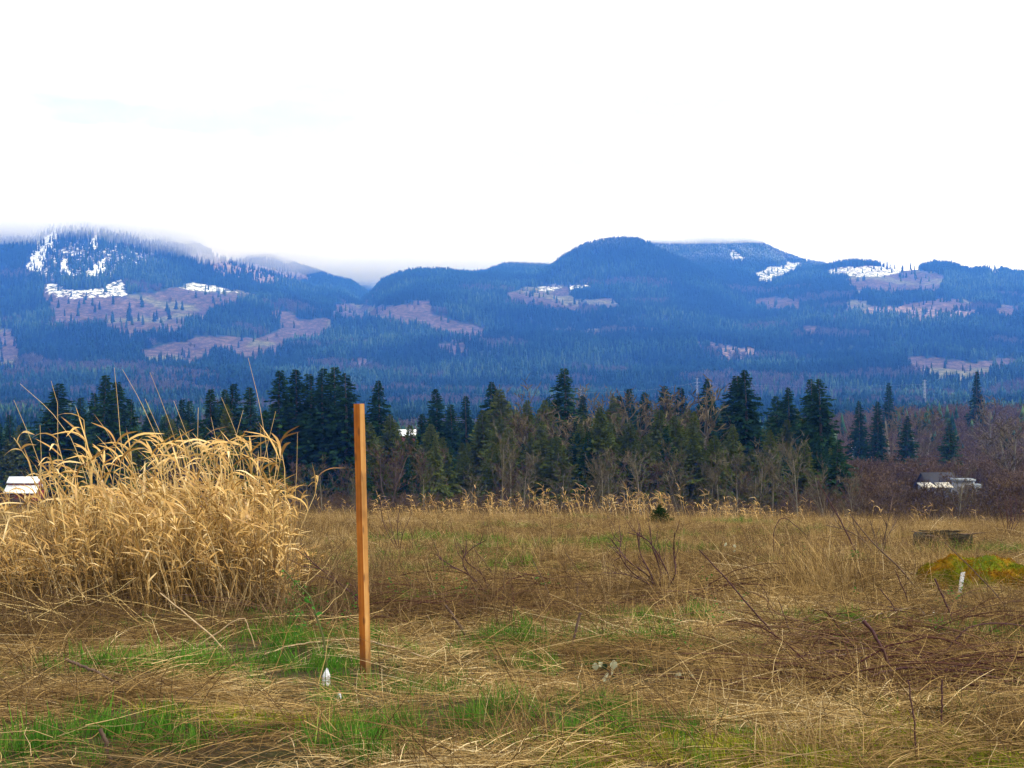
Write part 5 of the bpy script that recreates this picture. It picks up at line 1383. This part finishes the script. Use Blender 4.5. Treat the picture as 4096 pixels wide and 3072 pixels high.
# leafless shrubs ---------------------------------------------------------
def shrub(name, foot, limbs, rad, mt, label, twigs=4, seed=1, group=None):
    f = ground_at(*foot); d = f[1]; r = np.random.default_rng(seed)
    e = empty(name, f); tag(e, label, "shrub", group)
    for lim in limbs:
        q = np.array([[0, 0, -.02]] + [at_depth(a, b, d + r.normal(0, .08)) - f for a, b in lim])
        Q = smooth_path(q, 12); mb = MB()
        tube1(mb, Q, np.linspace(rad, rad * .35, 12), 5, .5)
        br = obj("branch", mb.mesh("branch", [M[mt]], True), e)
        for i in range(twigs):
            j = r.integers(4, 11); L = r.uniform(.08, .22) * np.linalg.norm(Q[-1]) / .6
            dv = (Q[j] - Q[j - 1]); dv /= np.linalg.norm(dv); dv = dv + r.normal(0, .55, 3) + [0, 0, .35]; dv /= np.linalg.norm(dv)
            tb = MB(); pts = np.array([Q[j], Q[j] + dv * L * .5 + r.normal(0, .01, 3), Q[j] + dv * L + [0, 0, L * .2]])
            tube1(tb, pts, [rad * .42, rad * .3, rad * .15], 4, .5)
            obj("twig", tb.mesh("twig", [M[mt]], True), br)
    return e
shrub("leafless_shrub", (2640, 2380), [[(2600, 2310), (2520, 2250), (2470, 2190), (2440, 2150)], [(2610, 2330), (2540, 2300), (2480, 2220), (2490, 2140)], [(2600, 2290), (2560, 2210), (2550, 2130)], [(2640, 2280), (2610, 2190), (2600, 2110)], [(2680, 2330), (2650, 2250), (2590, 2160), (2510, 2130)], [(2600, 2340), (2510, 2300), (2410, 2290)], [(2700, 2300), (2695, 2210), (2698, 2130)]], .008, 'cane', "dark leafless shrub fanning out left in the middle of the field", 6, 3)
shrub("leafless_shrub", (4030, 2150), [[(4010, 2080), (3985, 1990)], [(4030, 2070), (4015, 1970)], [(4045, 2060), (4040, 1960)], [(4060, 2070), (4065, 1970)], [(4075, 2080), (4085, 1990)], [(4050, 2100), (4025, 2010)]], .011, 'cane', "upright dark red shrub at the right edge of the field", 3, 4)
shrub("leafless_shrub", (1960, 2380), [[(1890, 2310), (1800, 2260), (1740, 2215)], [(1900, 2330), (1850, 2250), (1880, 2200), (1945, 2160)], [(1930, 2300), (1870, 2250), (1850, 2200)]], .007, 'cane', "low leafless shrub leaning left right of the stake", 6, 5)
shrub("leafless_shrub", (1600, 2210), [[(1570, 2130), (1545, 2030)], [(1590, 2120), (1600, 2010)], [(1560, 2150), (1530, 2080), (1520, 2000)], [(1610, 2140), (1650, 2050)]], .007, 'cane', "thin dark shrub with curled dead leaves just right of the stake", 4, 6)
shrub("leafless_shrub", (1500, 2470), [[(1390, 2360), (1300, 2290), (1190, 2200)], [(1440, 2400), (1350, 2330), (1260, 2300)]], .006, 'cane', "low dark cane shrub leaning left behind the stake", 4, 7)
shrub("leafless_shrub", (3520, 2240), [[(3450, 2160), (3380, 2120), (3300, 2100)], [(3470, 2180), (3420, 2110), (3410, 2050)], [(3500, 2150), (3480, 2080)], [(3480, 2200), (3400, 2180), (3290, 2185)], [(3540, 2140), (3560, 2050), (3570, 1990)], [(3550, 2150), (3600, 2060)]], .010, 'twig', "grey tangled dead shrub before the right-hand woods", 8, 8)

# sapling with leaves and its white sleeve --------------------------------
M['sapbark'] = surface("green_stem", [(.05, .05, .012), (.10, .10, .025)], 30, 3, .7)
f = ground_at(1308, 2700); d = f[1]
e = empty("sapling", f); tag(e, "thin olive sapling bending left out of a white sleeve", "sapling")
pts = np.array([at_depth(a, b, d + .02 * i) - f for i, (a, b) in enumerate([(1306, 2660), (1295, 2560), (1270, 2480), (1245, 2400), (1225, 2370), (1180, 2330), (1130, 2275)])])
pts = np.vstack([[0, 0, -.01], pts]); Q = smooth_path(pts, 24); mb = MB(); tube1(mb, Q, np.linspace(.0070, .0026, 24), 6, .5)
obj("stem", mb.mesh("stem", [M['sapbark']], True), e)
def leaf_mesh(name, L, W, m, fold=.25, curl=.2):
    mb = MB(); n = 7
    t = np.linspace(0, 1, n); wv = W * np.sin(pi * np.clip(t, .02, .98)) ** .8 * (1.1 - .3 * t)
    for sg in (-1, 1):
        mid = np.stack([L * t, np.zeros(n), -curl * L * t ** 2], -1)
        edge = mid + np.stack([np.zeros(n), sg * wv / 2, fold * wv], -1)
        v = np.stack([mid, edge], 1).reshape(-1, 3); i = np.arange(n - 1) * 2
        fc = np.stack([i, i + 1, i + 3, i + 2], -1)
        mb.add(v, fc if sg > 0 else fc[:, ::-1])
    return mb.mesh(name, [m], True)
M['greenleaf'] = foliage("green_leaf", [(.03, .12, .02), (.06, .2, .03), (.12, .27, .05)], None, .3, .8)
gl = leaf_mesh("sapling_leaf", .035, .018, M['greenleaf'])
for i in range(26):
    j = rng.integers(4, 23); l = obj("leaf", gl, e)
    l.location = Q[j] + rng.normal(0, .012, 3); l.rotation_euler = (rng.normal(0, .5), rng.uniform(-.9, .6), rng.uniform(0, 6.28)); l.scale = [rng.uniform(.4, 1.1)] * 3
M['whiteplastic'] = surface("white_plastic", [(.40, .42, .44), (.62, .63, .65)], 25, 4, .45, bump=.3)
f = ground_at(1303, 2742)
mb = MB(); nzs, na = 9, 18; rows = []
for i in range(nzs):
    t = i / (nzs - 1)
    rad = .0205 * (1 - .12 * t) * (1.0 if t < .62 else 1 - (t - .62) / .38 * .82)
    for a in range(na):
        an = a * 2 * pi / na
        rr = rad * (1 + .10 * sin(3 * an + 4 * t) + .06 * sin(7 * an + 9 * t))
        rows.append((rr * cos(an) + .008 * t * t, rr * .7 * sin(an), .082 * t + .006 * sin(an * 2) * t))
fc = [[i * na + a, i * na + (a + 1) % na, (i + 1) * na + (a + 1) % na, (i + 1) * na + a] for i in range(nzs - 1) for a in range(na)]
mb.add(rows, fc)
o = obj("planting_sleeve", mb.mesh("planting_sleeve", [M['whiteplastic']], True), loc=f - np.array([0, 0, .004]))
o.scale = (.85, .85, .9); tag(o, "small crumpled white plastic sleeve left of the stake foot", "sleeve")

# white marker, mossy mound, log -------------------------------------------
f = ground_at(3838, 2374)
bm = bmesh.new(); bmesh.ops.create_cube(bm, size=1)
for v in bm.verts:
    v.co = Vector((v.co.x * .034 * (1 + .1 * (v.co.z > 0)), v.co.y * .006, (v.co.z + .5) * .178 - .01 + (.012 if v.co.x > 0 and v.co.z > 0 else 0)))
bmesh.ops.bevel(bm, geom=list(bm.edges), offset=.0015, segments=2, affect='EDGES')
me = bpy.data.meshes.new("white_marker"); bm.to_mesh(me); bm.free(); me.materials.append(M['whiteplastic'])
o = obj("white_marker", me, loc=f); o.rotation_euler = (.12, .11, .25)
tag(o, "small white marker tag leaning in front of the mossy mound", "marker")

def moss_mat():
    m, nt = mat("moss")
    o = N(nt, "ShaderNodeOutputMaterial"); p = N(nt, "ShaderNodeBsdfPrincipled"); p.inputs["Roughness"].default_value = 1; p.inputs["Specular IOR Level"].default_value = .05
    tcn = N(nt, "ShaderNodeTexCoord")
    n = N(nt, "ShaderNodeTexNoise"); n.inputs["Scale"].default_value = 5; n.inputs["Detail"].default_value = 6
    nt.links.new(tcn.outputs["Object"], n.inputs["Vector"])
    r = ramp(nt, [(.05, .07, .005), (.10, .115, .007), (.17, .095, .006), (.14, .055, .005)], [.36, .47, .56, .68]); nt.links.new(n.outputs[0], r.inputs[0])
    nt.links.new(r.outputs[0], p.inputs["Base Color"]); nt.links.new(p.outputs[0], o.inputs[0])
    return m
M['moss'] = moss_mat()
M['mossblade'] = foliage("moss_cushion", [(.035, .055, .004), (.11, .125, .008), (.20, .14, .009), (.21, .085, .006)], [0, .4, .75, 1], .2, 0.0)
f = ground_at(3960, 2372)
e = empty("mossy_mound", f + np.array([.02, .22, 0])); tag(e, "low mound covered in orange and green moss at right", "mossy mound")
nu, nv = 56, 22
A, B = np.meshgrid(np.linspace(0, 2 * pi, nu, endpoint=False), np.linspace(0, pi / 2, nv))
def mound_at(A, B):
    rr = 1 + .10 * fbm(np.cos(A) * 2 + B, np.sin(A) * 2 - B, 3, 111)
    cb_ = np.clip(np.cos(B), 1e-6, 1) ** .62
    hx = .60 * cb_ * np.cos(A) * rr; hy = .24 * cb_ * np.sin(A) * rr
    hz = np.sin(B) * (.265 + .035 * np.clip(-hx, -.3, .6) / .5 + .06 * fbm(hx * 5, hy * 5, 3, 112)) - .02
    return np.stack([hx, hy, hz], -1)
V = mound_at(A, B).reshape(-1, 3)
i = np.arange(nv - 1)[:, None] * nu; j = np.arange(nu)[None]; j2 = (j + 1) % nu
fc = np.stack([i + j, i + j2, i + nu + j2, i + nu + j], -1).reshape(-1, 4)
obj("mound", mesh_from("mound", V, fc, [M['moss']], smooth=True), e)
r = np.random.default_rng(61); nb = 14000
a_ = r.uniform(0, 2 * pi, nb); b_ = np.arcsin(r.uniform(.08, 1, nb) ** .8)
P0 = mound_at(a_, b_) + r.normal(0, .004, (nb, 3))
dirn = P0 * [1.2, 2.5, 3] ; dirn /= np.linalg.norm(dirn, axis=1, keepdims=True); dirn = dirn + r.normal(0, .8, (nb, 3)); dirn /= np.linalg.norm(dirn, axis=1, keepdims=True)
P1 = P0 + dirn * r.uniform(.008, .022, nb)[:, None]
sdx = np.cross(dirn, r.normal(size=(nb, 3))); sdx /= np.linalg.norm(sdx, axis=1, keepdims=True)
v, fcs = ribbons(np.stack([P0, P1], 1), np.stack([np.full(nb, .007), np.full(nb, .002)], 1), sdx)
mb = MB(); cv = np.clip(.5 + .75 * fbm(P0[:, 0] * 5, P0[:, 1] * 8 + P0[:, 2] * 6, 2, 113) + r.normal(0, .12, nb) + .25 * (P0[:, 2] > .13), 0, 1)
mb.add(v, fcs, np.repeat(cv, 4))
c = obj("moss", mb.mesh("moss", [M['mossblade']]), e); c["kind"] = "stuff"

M['rot'] = surface("rotten_wood", [(.008, .006, .004), (.028, .022, .011), (.06, .055, .02)], 9, 6, .95, (1, 4, 4), .8)
f = ground_at(3770, 2188)
e = empty("rotten_log", f - np.array([0, 0, .05]), radians(-6)); e.scale = (.85, .8, .75); tag(e, "dark rotting log under straw behind the mossy mound", "log")
t = np.linspace(-.5, .5, 12); mb = MB()
tube1(mb, np.stack([t * 1.0, 0.03 * np.sin(t * 5), .19 + .012 * np.sin(t * 9)], -1), .15 + .022 * np.sin(t * 13) + .01 * np.cos(t * 29), 12, .5)
obj("log_body", mb.mesh("log_body", [M['rot']], True), e)
for i in range(34):
    a = rng.uniform(-.4, 1.9); s0 = rng.uniform(-.55, .25); L = rng.uniform(.25, .5); rd = rng.uniform(.15, .20)
    mb = MB(); tt = np.linspace(0, 1, 5)
    tube1(mb, np.stack([s0 + L * tt, -rd * cos(a) + rng.normal(0, .008, 5), .19 + rd * sin(a) + rng.normal(0, .008, 5) + .03 * tt * rng.normal(0, 1)], -1), np.array([.006, .014, .013, .010, .003]), 4)
    obj("bark_strip", mb.mesh("bark_strip", [M['rot' if i % 5 else 'twig']]), e)

# small evergreen seedling ---------------------------------------------------
f = ground_at(2640, 2100); tr_, cr_ = conifer(141, .62, .02, .8, 'fir', .1, .0)
e = empty("evergreen_seedling", f); tag(e, "small dark green evergreen seedling alone at the back of the field", "seedling")
for nm, me in (("trunk", tr_), ("crown", cr_)):
    c = obj(nm, me, e); c.scale = (.55, .55, .5)

# bramble sprigs with pale leaf undersides ------------------------------------
M['silver'] = foliage("pale_leaf_underside", [(.26, .27, .16), (.38, .39, .26), (.48, .48, .34)], None, .2, .6)
M['darkleaf'] = foliage("dark_leaf", [(.015, .03, .012), (.035, .045, .03)], None, .1, .6)
M['orangeleaf'] = foliage("orange_leaf", [(.5, .22, .03), (.6, .3, .06)], None, .3, .5)
sl_ = leaf_mesh("pale_leaf", .034, .028, M['silver'], .12, .25); dl_ = leaf_mesh("dark_leaf", .032, .024, M['darkleaf'], .12, .25)
def sprig(stem, leaves, label):
    f = ground_at(*stem[0]); d = f[1]
    e = empty("bramble_sprig", f); tag(e, label, "sprig")
    q = np.array([at_depth(a, b, d) - f for a, b in stem]); q[0] = 0
    mb = MB(); tube1(mb, smooth_path(q, 12), np.linspace(.003, .0018, 12), 5, .5); obj("stem", mb.mesh("stem", [M['cane']], True), e)
    for a, b, dark, s in leaves:
        l = obj("leaf", dl_ if dark else sl_, e); p = at_depth(a, b, d - .015) - f
        l.scale = (s, s, s); l.rotation_euler = (radians(70) + rng.normal(0, .25), rng.uniform(-.5, .5), rng.normal(0, .3))
        l.location = p - Vector((.017 * s, 0, 0)); l.location = p
        l.rotation_euler = (radians(75) + rng.normal(0, .2), rng.uniform(.6, 2.4), rng.normal(0, .25))
sprig([(2470, 2790), (2450, 2740), (2440, 2690), (2400, 2665), (2370, 2660)], [(2380, 2650, 0, 1.0), (2396, 2648, 0, .8), (2415, 2650, 1, 1.0), (2455, 2640, 0, 1.25), (2432, 2690, 0, 1.0), (2445, 2678, 0, .8), (2440, 2715, 0, .9), (2450, 2700, 1, 1.2), (2448, 2735, 1, 1.1), (2418, 2715, 0, .7)], "bramble sprig with a cluster of pale silvery leaves in the foreground")
sprig([(2590, 2790), (2570, 2770), (2552, 2765)], [(2550, 2752, 0, 1.2)], "bramble sprig with a single round pale leaf, lowest of the sprigs")
sprig([(2700, 2745), (2730, 2715), (2780, 2700), (2830, 2705)], [(2722, 2690, 0, 1.0), (2745, 2690, 1, .9), (2762, 2690, 0, .8), (2824, 2692, 1, .9), (2832, 2712, 0, .5), (2735, 2700, 1, 1.0)], "bramble sprig with pale and dark leaves, right of the silvery cluster")
sprig([(2890, 2250), (2920, 2200), (2935, 2180)], [(2905, 2170, 0, 1.4), (2935, 2178, 0, 1.3), (2940, 2200, 0, 1.0)], "bramble sprig with pale leaves farther back in the field")
f = ground_at(3430, 2680); o = obj("fallen_leaf", leaf_mesh("fallen_leaf", .05, .018, M['orangeleaf'], .2, .3), loc=f + np.array([-.02, 0, .05])); o.rotation_euler = (.9, -.1, .1)
tag(o, "single orange dead leaf lying among the dark canes", "leaf")
for px, py, s, lab in ((1745, 2830, .9, "small white scrap in the tuft right below the sleeve"), (3735, 2480, 1.0, "tiny white fungus-like bit between the canes"), (1895, 2655, 0, "")):
    if not lab: continue
    px = {1745: 1355}.get(px, px)
    f = ground_at(px, py); mb = MB()
    a = np.linspace(0, 2 * pi, 9)[:-1]; ring = np.stack([.012 * np.cos(a), .004 + .006 * np.sin(a), .02 + .014 * np.sin(2 * a)], -1)
    v = np.vstack([ring, ring * [.5, .5, .2] - [0, 0, .01], [[0, .004, .045]]])
    mb.add(v, [[i, (i + 1) % 8, 16] for i in range(8)]); mb.add(v, [[8 + i, 8 + (i + 1) % 8, (i + 1) % 8, i] for i in range(8)])
    o = obj("white_scrap", mb.mesh("white_scrap", [M['whiteplastic']], True), loc=f + np.array([0, 0, .02])); o.scale = [s] * 3; tag(o, lab, "scrap")

# ------------------------------------------------------------------ haze and low cloud
HAZE_DENS = 1.22e-4
HAZE_COL = (0.07, 0.255, 0.97)
def volume_mat(name, color, dens, aniso=0.0):
    m, nt = mat(name)
    o = N(nt, "ShaderNodeOutputMaterial"); v = N(nt, "ShaderNodeVolumePrincipled")
    v.inputs["Color"].default_value = (*color, 1); v.inputs["Density"].default_value = dens
    v.inputs["Absorption Color"].default_value = (1, 1, 1, 1)      # clean air: it scatters, nothing is swallowed
    v.inputs["Anisotropy"].default_value = aniso
    nt.links.new(v.outputs[0], o.inputs["Volume"])
    return m
mb = MB(); box(mb, (-6500, -140, -50), (6500, 11200, 720), 0)
o = obj("haze", mb.mesh("haze", [volume_mat("haze", HAZE_COL, HAZE_DENS)]))
tag(o, "thin blue haze hanging over the whole valley", "haze", kind="stuff")

def cloud_bank(px, py, d, rx, ry, rz, dens, label, seed):
    """one rounded bank of low cloud, edges thinning out with its own thickness"""
    r = np.random.default_rng(seed)
    nu, nv = 40, 20
    a = np.linspace(0, 2 * pi, nu, endpoint=False); b = np.linspace(-pi / 2, pi / 2, nv)
    A, B = np.meshgrid(a, b)
    bump = 1 + .12 * fbm(np.cos(A) * 1.6 + seed, np.sin(A) * 1.6 + B, 3, seed)
    v = np.stack([rx * np.cos(B) * np.cos(A) * bump, ry * np.cos(B) * np.sin(A) * bump, rz * np.sin(B) * bump], -1).reshape(-1, 3)
    i = np.arange(nv - 1)[:, None] * nu; j = np.arange(nu)[None]; j2 = (j + 1) % nu
    f = np.stack([i + j, i + j2, i + nu + j2, i + nu + j], -1).reshape(-1, 4)
    o = obj("cloud_bank", mesh_from("cloud_bank", v, f, [volume_mat("stratus", (1, 1, 1), dens)], smooth=True),
            loc=((px - CX) / F * d, d, CAMZ + d * (CY - py) / F))
    tag(o, label, "stratus", kind="stuff")
cloud_bank(410, 842, 4700, 520, 300, 122, .0065, "white mist bank hiding the snowy left summit", 1)
cloud_bank(200, 850, 4750, 160, 220, 60, .0060, "small mist wisp on the left end of the left summit", 5)
cloud_bank(870, 935, 5900, 580, 350, 130, .0048, "white mist bank trailing down behind the left ridge", 2)
cloud_bank(1520, 990, 6500, 1150, 450, 150, .0046, "white mist filling the gap between the hills", 3)
cloud_bank(2850, 935, 6000, 420, 300, 40, .0045, "thin mist cap brushing the right summit", 6)
cloud_bank(3560, 1020, 7600, 500, 400, 70, .0035, "white mist behind the low right hilltops", 4)
cloud_bank(480, 858, 4600, 640, 330, 185, .0021, "thin veil of mist hanging below the left summit cloud", 7)
cloud_bank(1450, 975, 6700, 1100, 450, 215, .0020, "thin veil of mist in the gap between the hills", 8)
cloud_bank(900, 935, 5700, 600, 330, 190, .0015, "thin veil of mist on the left ridge shoulder", 9)
